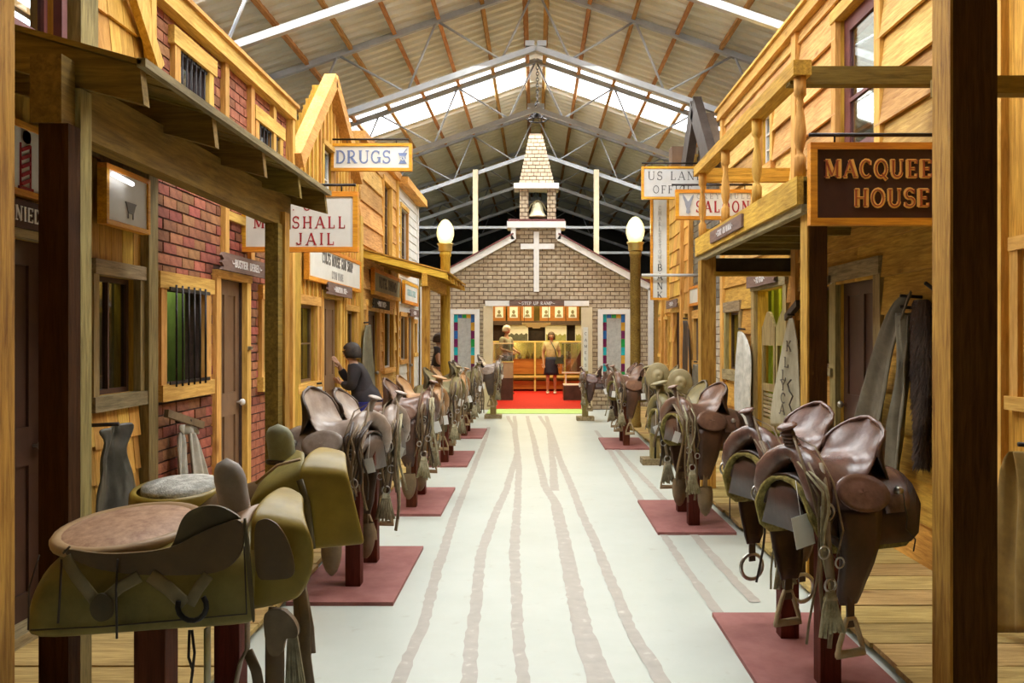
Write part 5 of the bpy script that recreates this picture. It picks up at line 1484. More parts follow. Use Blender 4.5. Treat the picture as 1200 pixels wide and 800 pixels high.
s1 = empty('saddle', (-1.02, 2.45, .80), 'old olive saddle nearest on the left with round tooled seat and square skirt', 'saddle')
Y1 = 2.22
drape(s1, 'skirt', oliveL, [(PX(26, Y1), .86, PZ(735, Y1), .8, .20), (PX(30, Y1), .895, PZ(747, Y1), .74, .22), (PX(60, Y1), .95, PZ(748, Y1), .72, .23), (PX(120, Y1), .96, PZ(743, Y1), .72, .23), (PX(200, Y1), .965, PZ(737, Y1), .72, .23), (PX(285, Y1), .985, PZ(732, Y1), .73, .23), (PX(298, Y1), .985, PZ(729, Y1), .74, .23)], 2.45)
YS = 2.2
ppoly(s1, 'side_panel', panelD, [(74, 640), (84, 652), (110, 664), (150, 671), (200, 673), (250, 671), (270, 664), (284, 648), (288, 625), (284, 606), (262, 612), (232, 625), (205, 640), (170, 646), (120, 648)], 2.205, .012)
ppoly(s1, 'seat_wing', oliveD, [(196, 646), (206, 634), (213, 610), (222, 598), (240, 591), (262, 592), (288, 608), (262, 616), (236, 626), (212, 640)], 2.215, .010)
c1 = (PX(152, 2.42), 2.42, PZ(616, 2.42))
disc(s1, 'seat', seatL, c1, .196, .19, (.14, -.05), [(0.0, .022), (.4, .02), (.7, .014), (.88, .004)])
disc(s1, 'seat_rim', rimL, c1, .196, .19, (.14, -.05), [(.88, .004), (.93, .008), (1.0, .006), (1.04, -.004), (1.03, -.018), (.96, -.024), (.7, -.03)])
mb = MB(); rws = []
for i in range(8):
    f = i / 7; x = PX(205, 2.42) + (PX(300, 2.42) - PX(205, 2.42)) * f; zc = .965 + .055 * f ** 1.5; hw = .17 - .05 * f
    rws.append([(x, 2.44 + s * hw, zc - .06 * s * s) for s in [-1 + 2 * j / 8 for j in range(9)]])
mb.grid(rws); o = mb.build('seat_neck', leather('neck_leather', (.26, .15, .08), (.42, .27, .17), .45), s1, WL[s1.name]); solid(o, .012)
slabhorn(s1, hornG, (PX(277, 2.44), 2.44, PZ(604, 2.44)), .092, .165, .05, -.028)
# front wing that sweeps over the fork
def wing(root, nm, mat, x0, xf, zt, zb, yc, hw, th=.011, n=9):
    mb = MB(); rows = []
    for i in range(n + 1):
        f = i / n; t = zt(f); rr_ = []
        for side in (-1, 1):
            seq = []
            for q in [k / 9 for k in range(10)]:
                z = zb(f) + (t - .05 - zb(f)) * q; seq.append((z, hw * (1 - .05 * q)))
            seq += [(t - .028, hw * .86), (t - .010, hw * .62), (t - .001, hw * .3)]
            pts = [(x0 + (xf(z) - x0) * f * (1 if side < 0 else max(.12, .7 - .6 * h_ / hw)) * (1 - .25 * (1 - h_ / hw) if side < 0 else 1), yc + side * h_, z) for z, h_ in seq]
            rr_ += pts if side < 0 else [(x0 + (xf(t) - x0) * f * .72, yc, t)] + pts[::-1]
        rows.append(rr_)
    mb.grid(rows); o = mb.build(nm, mat, root, WL[root.name]); solid(o, th); sub(o, 1)
    return o
def bulge(z):
    y = 396 + (1.5 - z) / .00226; q = max(-1, min(1, (y - 652) / 64))
    return PX(312 + 56 * math.sqrt(1 - q * q * .96), 2.26)
wing(s1, 'front_wing', amberL, PX(292, 2.26), bulge, lambda f: PZ(593, 2.26) - .02 * f * f, lambda f: PZ(714, 2.26) + .03 * f * f, 2.46, .20)
ppoly(s1, 'wing_panel', panelD, [(298, 612), (312, 606), (326, 613), (338, 632), (345, 655), (346, 676), (320, 679), (300, 678)], 2.235, .006)
ppoly(s1, 'stitched_edge', oliveD, [(285, 606), (290, 607), (300, 727), (296, 729)], 2.205, .008)
for pts in ([(36, 738), (120, 734), (200, 727), (289, 719), (286, 640)], [(33, 738), (34, 690), (46, 650)]):
    pstrap(s1, 'stitching', darkstrap, pts, 2.208, .0022, 1)
for pts, r_ in (([(76, 652), (90, 676), (112, 704)], .017), ([(163, 675), (140, 688), (112, 712)], .016), ([(176, 674), (198, 690), (217, 708)], .019), ([(244, 674), (232, 690), (222, 708)], .015)):
    pstrap(s1, 'billet_strap', leather('billet', (.16, .12, .05), (.30, .23, .11), .5), pts, 2.19, r_, .25)
ppoly(s1, 'strap_keeper', oliveD, [(106, 708), (118, 692), (134, 700), (134, 722), (120, 728), (110, 722)], 2.19, .01)
mb = MB(); cc = (PX(225, 2.18), 2.18, PZ(710, 2.18)); pts = [(cc[0] + .037 * math.cos(a), 2.18, cc[2] + .037 * math.sin(a)) for a in [math.radians(-200 + 24 * k) for k in range(11)]]
mb.tube(pts, .007, 8); mb.build('cinch_hook', iron, s1, WL[s1.name])
for pts in ([(138, 655), (136, 690), (137, 748)], [(72, 655), (70, 700), (68, 730)], [(82, 640), (74, 648)]): pstrap(s1, 'saddle_string', darkstrap, pts, 2.187, .003, 1)
pstrap(s1, 'front_billet', panelD, [(326, 712), (322, 745), (322, 800), (322, 830)], 2.28, .026, .25)
ppoly(s1, 'leather_keeper', strapm, [(311, 718), (318, 712), (334, 711), (346, 722), (352, 735), (350, 745), (336, 744), (333, 765), (318, 766), (313, 745)], 2.26, .02)
mb = MB()
for k in range(9):
    mb.tube([(PX(338 + k * 1.2, 2.3), 2.3, PZ(745, 2.3)), (PX(334 + k * 3.4, 2.3), 2.3 + .004 * (k % 3), PZ(835, 2.3))], .004, 5)
mb.build('cinch_cords', mohair, s1, WL[s1.name])
pstrap(s1, 'long_strap', strapm, [(352, 680), (358, 730), (358, 770), (366, 830)], 2.36, .016, .3)
pstrap(s1, 'side_strap', oliveL, [(243, 735), (243, 770), (243, 830)], 2.3, .022, .25)
pstrap(s1, 'side_strap', strapm, [(290, 725), (290, 760), (282, 775), (270, 830)], 2.3, .017, .3)
pstrap(s1, 'side_strap', strapm, [(290, 762), (300, 785), (308, 830)], 2.3, .015, .3)
for pts in ([(222, 738), (221, 770), (226, 785), (222, 812)], [(225, 738), (228, 765), (225, 790)]): pstrap(s1, 'saddle_string', darkstrap, pts, 2.3, .004, 1)

s2 = empty('saddle', (-1.02, 3.05, .80), 'old amber saddle behind the nearest left one with a big square wing', 'saddle')
disc(s2, 'seat', plain('pale_felt', (.34, .33, .29), (.62, .60, .55), rough=.9, scale=30, bump=.5, lo=.42, hi=.6), (PX(212, 3.05), 3.05, PZ(569, 3.05)), .14, .15, (.10, 0), [(0, .02), (.5, .018), (.92, .008), (.93, -.01)])
disc(s2, 'seat_rim', amberL, (PX(208, 3.05), 3.05, PZ(573, 3.05)), .155, .17, (.10, 0), [(.85, .006), (.95, .01), (1.0, 0), (1.02, -.03), (.95, -.06), (.6, -.075)])
drape(s2, 'skirt', oliveD, [(-1.42, .86, .76, .76, .15), (-1.36, .895, .72, .72, .2), (-1.2, .91, .7, .7, .21), (-1.0, .93, .7, .7, .21), (-.86, .95, .72, .72, .2)], 3.05)
mb = MB(); rws = []
for i in range(6):
    f = i / 5; x = PX(245, 3.05) + (PX(330, 3.05) - PX(245, 3.05)) * f
    rws.append([(x, 3.05 + s * (.15 - .03 * f), .945 + .075 * f ** 1.5 - .06 * s * s) for s in [-1 + 2 * j / 8 for j in range(9)]])
mb.grid(rws); o = mb.build('seat_neck', panelD, s2, WL[s2.name]); solid(o, .012)
slabhorn(s2, hornGr, (PX(332, 3.08), 3.08, PZ(542, 3.08)), .10, .14, .05, -.02)
wing(s2, 'front_wing', amberL, PX(350, 2.85), lambda z: PX(404 + 26 * max(0, min(1, (1.09 - z) / .3)), 2.85), lambda f: PZ(537, 2.85) - .012 * f * f, lambda f: PZ(645, 2.85) + .022 * f, 3.05, .20, .012)
wing(s2, 'rear_wing', oliveL, PX(290, 2.86), lambda z: PX(356, 2.86), lambda f: PZ(580 - 42 * f ** .6, 2.86), lambda f: PZ(612 + 32 * f, 2.86), 3.05, .185, .012)
pstrap(s2, 'wing_billet', oliveD, [(351, 562), (360, 590), (366, 643)], 2.84, .012, .3)
pstrap(s2, 'edge_piping', rimL, [(300, 566), (325, 545), (352, 538)], 2.86, .005, 1)
for pts, r_ in (([(350, 700), (352, 740), (358, 770)], .02), ([(356, 690), (364, 735), (366, 765)], .012)): pstrap(s2, 'hanging_strap', strapm, pts, 2.9, r_, .3)

# ================================================================= HANGING GEAR ON THE WALLS
def hung(name, label, cat, s, d, rows, mat, folds=3, amp=.02, th=.014, peg=True, cols=12, legs=()):
    """soft sheet hung flat on the facade; rows = (left px, right px, y px) measured in the photo"""
    X = s * (2.5 - d)
    def pt(px, py):
        y = FX * X / (px - 628); return y, PZ(py, y)
    rt_ = random.Random(len(rows) * 7 + int(abs(rows[0][0])))
    def sheet(rows):
      rw = []
      for i, (a, b_, py) in enumerate(rows):
        pyl, pyr = py if isinstance(py, tuple) else (py, py)
        r_ = []
        for j in range(cols + 1):
            f = j / cols; px = a + (b_ - a) * f
            y, z = pt(px, pyl + (pyr - pyl) * f)
            r_.append((X - s * (amp * (.5 + .5 * math.sin(folds * PI * f + i * .35)) + amp * .35 * rt_.uniform(-1, 1)), y + rt_.uniform(-.1, .1) * amp, z))
        rw.append(r_)
      mb = MB(); mb.grid(rw); return mb
    mb = sheet(rows)
    y0, z0 = pt((rows[0][0] + rows[0][1]) / 2, rows[0][2] if not isinstance(rows[0][2], tuple) else rows[0][2][0])
    e = empty(name, (X, y0, z0), label, cat)
    o = mb.build('leather_panel' if 'chaps' in name else 'cloth', mat, e, (X, y0, z0)); solid(o, th); sub(o, 1)
    for lg in legs: o2 = sheet(lg).build('chap_leg', mat, e, (X, y0, z0)); solid(o2, th); sub(o2, 1)
    if peg:
        m2 = MB(); m2.tube([(s * 2.5, y0, z0 + .02), (s * (2.5 - d - .05), y0, z0 + .03)], .012, 6); m2.build('hook', iron, e)
    return e, o, pt, X
hideb = leather('black_hide', (.018, .018, .015), (.085, .085, .07), .35, scale=6)
hung('hide_bag', 'black leather hide hanging on the yellow shingles by the near left post', 'leather hide', -1, .16, [(111, 146, (503, 494)), (110, 148, (509, 500)), (113, 144, 514), (113, 139, 524), (110, 140, 535), (108, 146, 550), (107, 153, 565), (107, 157, 580), (106, 159, 600), (106, 160, 640)], hideb, 2.3, .045)
greych = leather('grey_white_hide', (.36, .35, .30), (.64, .62, .56), .8, scale=9)
e, o, pt, X = hung('leather_chaps', 'pale grey leather chaps hanging on the brick wall under the barred window', 'chaps', -1, .07, [(206, 226, 497), (206, 227, 503), (207, 229, 509)], greych, 4, .04, legs=([(206, 213, 506), (204, 215, 520), (204, 216, 540), (206, 216, 570)], [(216, 228, 506), (217, 232, 522), (219, 237, 545), (221, 243, 575)]))
mb = MB(); mb.beam((-2.42, pt(193, 484)[0], pt(193, 484)[1]), (-2.38, pt(229, 498)[0], pt(229, 498)[1]), .03, .05); mb.build('waist_belt', strapm, e, (X, WL[e.name].y, WL[e.name].z))
hung('leather_chaps', 'small pale chaps hanging beside the gun shop door', 'chaps', -1, .07, [(369, 375, 452), (364, 373, 470), (361, 371, 485), (360, 372, 500)], greych, 3, .04)
hung('leather_chaps', 'grey-green chaps hanging behind the person in black', 'chaps', -1, .08, [(426, 431, 380), (422, 433, 395), (421, 437, 430), (423, 441, 470), (425, 442, 500)], leather('grey_green_hide', (.10, .095, .06), (.22, .2, .13), .7), 3, .05)
graych = leather('long_grey_hide', (.085, .07, .045), (.19, .16, .11), .75, scale=6)
e, o, pt, X = hung('long_chaps', 'long dark grey leather chaps leaning on the wall beside the plum door', 'chaps', 1, .12, [(1055, 1073, (352, 338)), (1046, 1064, (368, 362)), (1036, 1055, 395), (1028, 1050, 420), (1018, 1046, 455), (1008, 1040, 490), (1000, 1034, 520), (994, 1030, 560)], graych, 2, .05)
hung('long_chaps', 'second grey leather chap leg hanging right beside the long dark grey chaps', 'chaps', 1, .10, [(1060, 1068, 365), (1058, 1068, 400), (1062, 1068, 430), (1058, 1069, 460), (1050, 1068, 490), (1044, 1066, 525), (1040, 1062, 570)], leather('paler_grey_hide', (.13, .115, .08), (.25, .22, .16), .75), 2, .06)
lett = leather('pale_lettered_hide', (.30, .27, .18), (.46, .42, .30), .75)
e, o, pt, X = hung('lettered_chaps', 'pale olive chap with brown letters beside the saloon doors', 'chaps', 1, .08, [(926, 931, 372), (922, 934, 390), (918, 936, 410), (912, 937, 440), (906, 938, 470), (903, 938, 500)], lett, 1, .015)
m2 = MB()
zz = 0
for c, px_, py_ in (('K', 929, 404), ('L', 926, 423), ('L', 923, 438), ('Y', 922, 450), ('C', 922, 465), ('A', 921, 478)):
    y, z = pt(px_, py_); text_mb(m2, c, (X - .035, y, z - .06), (0, -1, 0), .10, (-1, 0, 0), weight=1.2, wide=2.3)
pts = [(X - .04, pt(px_, py_)[0], pt(px_, py_)[1]) for px_, py_ in ((932, 445), (928, 450), (930, 458), (934, 464), (930, 474), (933, 482))]
m2.build('painted_letters', darkstrap, e, tuple(WL[e.name])); m2 = MB(); m2.tube(pts, .008, 5); m2.build('painted_squiggle', darkstrap, e, tuple(WL[e.name]))
mb = MB(); mb.beam((X, pt(922, 372)[0], pt(922, 372)[1]), (X, pt(936, 355)[0], pt(936, 355)[1]), .05, .06); mb.build('waist_belt', darkstrap, e, tuple(WL[e.name]))
hung('cloth_chaps', 'pale grey-green cloth hanging between the far window and saloon doorway', 'chaps', 1, .07, [(868, 872, 388), (867, 879, 398), (866, 881, 415), (865, 881, 440), (864, 880, 475), (866, 880, 500)], greych, 3, .04)
hung('black_trousers', 'black trousers hanging on the bank shingles', 'trousers', 1, .07, [(802, 806, 375), (802, 809, 385), (802, 810, 410), (802, 811, 440), (802, 812, 460)], darkstrap, 2, .03)
hung('leather_strap_bundle', 'bundle of grey straps hanging below the window behind the balcony post', 'strap bundle', 1, .07, [(815, 819, 426), (814, 822, 440), (812, 822, 455), (812, 823, 475)], graych, 4, .04)
hung('canvas_coat', 'brown canvas coat hanging at the right edge behind the near post', 'coat', 1, .22, [(1200, 1212, 528), (1186, 1222, 545), (1180, 1232, 600), (1172, 1240, 660), (1168, 1248, 745)], leather('brown_canvas', (.16, .09, .015), (.30, .18, .035), .7), 4, .07)
# woolly chaps
e = empty('woolly_chaps', (2.42, 5.38, 1.7), 'dark brown shaggy woolly chaps hanging behind the near right post', 'chaps')
mb = MB(); rws = []
for i in range(9):
    f = i / 8; z = 1.74 - f * 1.05; hw = .05 + .08 * math.sin(PI * min(1, f * 1.1 + .12))
    rws.append([(2.42 + .03 * math.cos(a), 5.36 + hw * math.sin(a), z) for a in [2 * PI * j / 12 for j in range(12)]])
mb.grid(rws, closed_u=True); mb.build('hide', darkstrap, e, (2.42, 5.38, 1.7))
mb = MB(); rf = random.Random(8)
for k in range(2600):
    f = rf.random(); z = 1.74 - f * 1.05; hw = .05 + .08 * math.sin(PI * min(1, f * 1.1 + .12)); a = rf.uniform(0, 2 * PI)
    b0 = Vector((2.42 + .03 * math.cos(a), 5.36 + hw * math.sin(a), z)); d_ = Vector((math.cos(a) * .5, math.sin(a) * .5, -1.2 + rf.uniform(-.4, .5))).normalized() * rf.uniform(.03, .06)
    d_.x = -abs(d_.x) if b0.x < 2.43 else d_.x
    w2 = Vector((0, .006, .002)); w3 = Vector((.006, 0, .002))
    mb.add([b0 - w2, b0 + w2, b0 + w3, b0 + d_], [(0, 1, 3), (1, 2, 3), (2, 0, 3)])
o = mb.build('shaggy_wool', plain('dark_wool', (.03, .016, .01), (.09, .05, .03), rough=.8), e, (2.42, 5.38, 1.7), fix=False); o['kind'] = 'stuff'
mb = MB(); mb.tube([(2.5, 5.30, 1.78), (2.40, 5.26, 1.84)], .012, 6); mb.build('hook', iron, e, (2.42, 5.38, 1.7))

# ================================================================= CHAIN AND LANTERN ABOVE THE STEEPLE
e = empty('hanging_lantern', (.03, 17.0, 5.7), 'dark iron lantern hanging on a chain above the steeple tip', 'lantern')
mb = MB(); z = 6.88; k = 0
while z > 6.15:
    ring(mb, (.03, 17.0, z), .026, .008, 'x' if k % 2 else 'y', 10, 5, 1.4); z -= .058; k += 1
o = mb.build('chain', iron, e, (.03, 17.0, 5.7)); o['kind'] = 'stuff'
mb = MB()
for rr_, z in ((.13, 6.10), (.19, 5.84)): ring(mb, (.03, 17.0, z), rr_, .014, 'z', 14)
for k in range(6):
    a = PI * k / 3; c_, s_ = math.cos(a), math.sin(a)
    mb.tube([(.03 + .03 * c_, 17 + .03 * s_, 6.18), (.03 + .13 * c_, 17 + .13 * s_, 6.10), (.03 + .10 * c_, 17 + .10 * s_, 5.97), (.03 + .19 * c_, 17 + .19 * s_, 5.84), (.03 + .23 * c_, 17 + .23 * s_, 5.87)], .012, 6)
mb.build('lantern_cage', iron, e, (.03, 17.0, 5.7))
mb = MB(); mb.lathe([(.02, 0), (.05, .02), (.06, .1), (.04, .2), (.01, .24)], (.03, 17.0, 5.88), 10); mb.build('lantern_body', iron, e, (.03, 17.0, 5.7))

# ================================================================= INSIDE THE CHURCH
casewood = plain('orange_case_wood', (.32, .11, .02), (.48, .19, .04), rough=.5, scale=4, stretch=(.5, 1, 6))
darkwood = plain('case_dark_panel', (.05, .03, .02), (.09, .055, .04), rough=.5)
glow = plain('pale_display_lining', (.62, .50, .16), (.75, .62, .24), rough=.7)
box('back_shelf', bpy.data.objects['wall_church_back'], darkwood, -1.9, 2.0, 24.9, 25.4, 1.88, 2.0)
box('back_panelling', bpy.data.objects['wall_church_back'], darkwood, -2.3, 2.5, 25.4, 25.5, 1.3, 1.9)
for i, px_ in enumerate((585, 602, 618, 640, 655, 671)):
    x = PX(px_, 25.2)
    e = empty('picture_frame', (x, 25.2, 2.02), ['leftmost', 'second', 'third', 'fourth', 'fifth', 'rightmost'][i] + ' small orange-framed picture in the upper row inside the church', 'picture', 'pictures in the upper row')
    box('frame', e, casewood, x - .19, x + .19, 25.19, 25.24, 2.0, 2.48)
    box('mount', e, whitep, x - .12, x + .12, 25.18, 25.19, 2.1, 2.42)
    mb = MB(); ellipsoid(mb, (x, 25.176, 2.27), (.045, .006, .06)); mb.prism([(x - .08, 2.13), (x + .08, 2.13), (x + .05, 2.2), (x - .05, 2.2)], 25.17, 25.18, 'xz'); mb.build('portrait', plain('sepia', (.2, .17, .1), (.3, .26, .17), bump=0), e, (x, 25.2, 2.02))
pgreen = plain('pano_field', (.28, .30, .08), (.5, .48, .2), rough=.6, scale=9); pdark = plain('pano_dark', (.08, .08, .06), (.16, .16, .12), rough=.6)
for i, (a, b_) in enumerate(((593, 619), (639, 664), (674, 692))):
    xa, xb = PX(a, 25.0), PX(b_, 25.0)
    e = empty('panorama_picture', ((xa + xb) / 2, 25.0, 1.4), ['wide black and white panorama picture behind the man', 'wide green field panorama picture behind the woman', 'partly hidden panorama picture at the right of the door view'][i], 'picture', 'panorama pictures inside the church')
    box('panel', e, whitep, xa, xb, 25.0, 25.03, 1.40, 1.88)
    mb = MB(); n = 14; pts = [(xa + .02, 1.42), (xb - .02, 1.42)] + [(xb - .02 - (xb - xa - .04) * k / n, (1.6 if i else 1.62) + .03 * math.sin(k * 1.9) ) for k in range(n + 1)]
    mb.prism(pts, 24.99, 25.0, 'xz'); mb.build('landscape', pgreen if i else pdark, e, ((xa + xb) / 2, 25.0, 1.4))
e = empty('cloud_sign', (.02, 22.0, 1.8), 'pale scalloped hanging sign in the middle of the church room', 'sign')
mb = MB(); pts = [(-.36, 1.84), (-.36, 1.9), (.38, 1.9), (.38, 1.84), (.28, 1.84), (.26, 1.78), (.12, 1.78), (.1, 1.75), (-.08, 1.75), (-.1, 1.78), (-.24, 1.78), (-.26, 1.84)]
mb.prism(pts, 22.0, 22.03, 'xz'); mb.build('sign_panel', plain('pale_yellow', (.66, .6, .3), (.72, .66, .36)), e, (.02, 22, 1.8))
mb = MB(); [mb.tube([(x, 22.01, 1.9), (x, 22.01, 2.75)], .006, 5) for x in (-.3, .32)]; mb.build('hanger', iron, e, (.02, 22, 1.8))
# long case
e = empty('display_case', (.2, 24.0, 0), 'long lit glass display case with orange wood base behind the woman', 'display case')
box('base_panel', e, casewood, -1.2, 2.0, 23.8, 24.6, .5, .92); box('rail', e, glow, -1.2, 2.0, 23.7, 23.8, .40, .46); box('lower_shelf', e, casewood, -1.2, 2.0, 23.85, 24.6, .08, .3)
for x in (-1.18, -.05, .78, 1.95): box('upright', e, glow, x, x + .05, 23.74, 23.79, .02, 1.42)
box('top_frame', e, glow, -1.2, 2.0, 23.72, 24.6, 1.38, 1.42); box('lit_backing', e, glow, -1.2, 2.0, 24.5, 24.55, .92, 1.38); box('glass_front', e, glass, -1.2, 2.0, 23.75, 23.76, .92, 1.38)
ri = random.Random(4)
for k in range(15):
    x = -1.05 + k * .2 + ri.uniform(-.03, .03); hgt = ri.uniform(.08, .22)
    mb = MB(); mb.lathe([(.03, 0), (.06, .01), (.065, hgt * .5), (.03, hgt * .8), (.035, hgt)], (x, 24.1, .92), 8)
    o = mb.build('pot', ri.choice([casewood, whitep, brass, darkwood]), None, (x, 24.1, .92)); setp(o, 'small pot among the row inside the lit display case', 'pot', 'pots in the lit display case')
for x_ in (-.6, .4, 1.4): point_light('case_light', (x_, 24.2, 1.32), 5, (1, .85, .45), .03)
# left pedestal case
e = empty('display_case', (-.82, 20.4, 0), 'left pedestal display case with glass top inside the church door', 'display case')
box('base_panel', e, darkwood, -1.02, -.55, 20.3, 20.8, .02, .55); box('middle_panel', e, plain('taupe_panel', (.35, .3, .2), (.42, .36, .25)), -1.02, -.55, 20.3, 20.8, .55, .92)
box('glass_box', e, glass, -1.0, -.57, 20.32, 20.78, .94, 1.36); box('shelf', e, glow, -1.03, -.54, 20.29, 20.81, .92, .94); box('top_frame', e, creamp, -1.03, -.54, 20.29, 20.81, 1.36, 1.385)
for x in (-1.02, -.56): box('corner_strip', e, nickel, x, x + .012, 20.3, 20.312, .94, 1.36)
# right pedestal
e = empty('display_stand', (.95, 20.4, 0), 'right dark pedestal with white rail and a sloped dark red board', 'display case')
box('base_panel', e, darkwood, .66, 1.3, 20.3, 20.9, .02, .37); box('rail_post', e, whitep, .70, .73, 20.35, 20.38, .37, .68); box('rail', e, whitep, .62, 1.3, 20.33, 20.4, .66, .69)
box('shelf', e, whitep, .66, 1.3, 20.3, 20.9, .37, .39)
mb = MB(); mb.prism([(.80, .7), (1.15, 1.33), (1.15, .7)], 20.45, 20.6, 'xz'); mb.build('sloped_board', plain('dark_red_board', (.16, .015, .015), (.24, .03, .03)), e, (.95, 20.4, 0))
box('glass_front', e, glass, .62, 1.3, 20.34, 20.345, .7, 1.38); box('top_frame', e, nickel, .62, 1.3, 20.33, 20.36, 1.37, 1.39)

# ================================================================= PEOPLE
skin = plain('skin', (.42, .24, .16), (.5, .3, .21), rough=.55, scale=8, bump=.02)
def skinmesh(name, verts, edges, rad, mat, root, subs=2, extra=None, idx=0):
    me = bpy.data.meshes.new(name); me.from_pydata([Vector(v) for v in verts], edges, [])
    t = bpy.data.objects.new(name, me); COL.objects.link(t)
    t.modifiers.new('skin', 'SKIN').use_smooth_shade = True
    for i, v in enumerate(me.skin_vertices[0].data):
        r_ = rad[i]; v.radius = r_ if isinstance(r_, tuple) else (r_, r_); v.use_root = (i == idx)
    t.modifiers.new('sub', 'SUBSURF').levels = subs
    dg = bpy.context.evaluated_depsgraph_get()
    m2 = bpy.data.meshes.new_from_object(t.evaluated_get(dg))
    COL.objects.unlink(t); bpy.data.objects.remove(t)
    if extra:
        bm = bmesh.new(); bm.from_mesh(m2); tmp = bpy.data.meshes.new('tmp'); tmp.from_pydata([tuple(v) for v in extra.v], [], extra.f); bm.from_mesh(tmp)
        for f in bm.faces: f.smooth = True
        bm.to_mesh(m2); bm.free(); bpy.data.meshes.remove(tmp)
    m2.materials.clear(); m2.materials.append(mat)
    for p in m2.polygons: p.use_smooth = True
    o = bpy.data.objects.new(name, m2); COL.objects.link(o); o.parent = root; WL[o.name] = Vector((0, 0, 0))
    return o
def headmb(c, f, h=.225, tilt=0):
    """head with face turned to horizontal direction f"""
    mb = MB(); c = Vector(c); f = Vector(f).normalized(); r = f.cross(Vector((0, 0, 1))).normalized(); u = r.cross(f)
    rows = []; nu, nv = 24, 16
    for i in range(nv + 1):
        ph = PI * i / nv; row = []
        for j in range(nu):
            th = 2 * PI * j / nu
            x = math.sin(ph) * math.cos(th); y = math.sin(ph) * math.sin(th); z = math.cos(ph)
            a = h * .44 * x; b_ = h * .34 * y; cz = h * .5 * z
            if z < 0: b_ *= 1 + .25 * z; a *= 1 + .12 * z
            if x > 0:
                a += .022 * math.exp(-((y / .16) ** 2)) * math.exp(-(((z + .12) / .16) ** 2))          # nose
                a -= .010 * math.exp(-(((abs(y) - .36) / .16) ** 2)) * math.exp(-(((z - .08) / .12) ** 2))   # sockets
                a += .006 * math.exp(-((y / .3) ** 2)) * math.exp(-(((z + .5) / .08) ** 2))             # mouth
            row.append(c + f * a + r * b_ + u * cz)
        rows.append(row)
    mb.grid(rows, closed_u=True)
    for s in (-1, 1): ellipsoid(mb, c + r * s * h * .35 - f * .005, (.018, .01, .03), Matrix((f, r, u)).transposed(), 8, 5)
    return mb, r, u
def figure(name, label, root_loc, J, face, shirt, lower=None, lowkind='shorts', hair=None, hairlong=0.0, shoes=None, sleeve=.6, hs=.225, build=1.0):
    """J: joints in world space"""
    root = empty(name, root_loc, label, 'person')
    o3 = Vector(root_loc); K = {k: Vector(v) - o3 for k, v in J.items()}
    V_, E, Rd = [], [], []
    def add(p, r_, par=None):
        V_.append(p); Rd.append(r_)
        if par is not None: E.append((par, len(V_) - 1))
        return len(V_) - 1
    g = build
    pel = add(K['pelvis'], (.135 * g, .10 * g)); sp = add(K['pelvis'].lerp(K['chest'], .5), (.115 * g, .085 * g), pel); ch = add(K['chest'], (.14 * g, .095 * g), sp)
    nk = add(K['neck'], .05, ch); add(K['neck'].lerp(K['head'], .5), .048, nk)
    hands = []
    for s in 'LR':
        sh = add(K['shoulder' + s], .055 * g, ch); el = add(K['elbow' + s], .040 * g, sh); wr = add(K['wrist' + s], .026 * g, el)
        d = (K['wrist' + s] - K['elbow' + s]).normalized(); pm = K['wrist' + s] + d * .055
        side = d.cross(Vector(face)).normalized() if d.cross(Vector(face)).length > .1 else Vector((1, 0, 0))
        pa = add(pm, (.034, .016), wr)
        for q, (off, ln) in enumerate(((-.028, .060), (-.010, .072), (.010, .070), (.027, .055))):
            b0 = add(pm + side * off + d * .03, .009, pa); b1 = add(pm + side * off * 1.15 + d * (.03 + ln * .6) + Vector(face) * .008, .0085, b0)
            add(pm + side * off * 1.1 + d * (.03 + ln) + Vector(face) * .022, .007, b1)
        t0 = add(pm - d * .02 + side * .035, .010, pa); add(pm + d * .02 + side * .062, .008, t0)
        hp = add(K['hip' + s], .085 * g, pel); kn = add(K['knee' + s], .055 * g, hp); an = add(K['ankle' + s], .035 * g, kn)
        add(K['ankle' + s] + Vector(face) * .13 + Vector((0, 0, -.045)), (.035, .025), an)
    hmb, r, u = headmb(K['head'], face, hs)
    body = skinmesh('body', V_, E, Rd, skin, root, 2, hmb)
    eye = MB()
    for s in (-1, 1): ellipsoid(eye, K['head'] + Vector(face) * hs * .40 + r * s * hs * .14 + u * .008, (.012, .012, .009), None, 8, 5)
    eye.build('eyes', darkroom, root, local=True)
    mo = MB(); mo.tube([K['head'] + Vector(face) * hs * .395 + r * s * .022 - u * hs * .25 for s in (-1, 0, 1)], .005, 5); mo.build('mouth', redletter, root, local=True)
    # shirt
    V2, E2, R2 = [], [], []
    def a2(p, r_, par=None):
        V2.append(p); R2.append(r_)
        if par is not None: E2.append((par, len(V2) - 1))
        return len(V2) - 1
    p0 = a2(K['pelvis'] - (K['chest'] - K['pelvis']) * (.42 if lowkind == 'shorts' else .02), (.165 * g, .135 * g)); p1 = a2(K['pelvis'].lerp(K['chest'], .5), (.145 * g, .112 * g), p0); p2 = a2(K['chest'], (.165 * g, .118 * g), p1)
    a2(K['chest'].lerp(K['neck'], .8), .062, p2)
    for s in 'LR':
        q = a2(K['shoulder' + s], .074 * g, p2)
        e_ = a2(K['shoulder' + s].lerp(K['elbow' + s], min(1, sleeve)), .058 * g, q)
        if sleeve > 1: a2(K['elbow' + s].lerp(K['wrist' + s], sleeve - 1), .042 * g, e_)
    skinmesh('shirt', V2, E2, R2, shirt, root, 2)
    if lowkind == 'shorts':
        mb = MB(); d_ = K['chest'] - K['pelvis']; mb.tube([K['pelvis'] + d_ * .75, K['pelvis'] + d_ * .3, K['pelvis'] - d_ * .05, K['pelvis'] - d_ * .17], [.12, .172, .178, .172], 20, flat=.95); mb.build('shirt_hem', shirt, root, local=True)
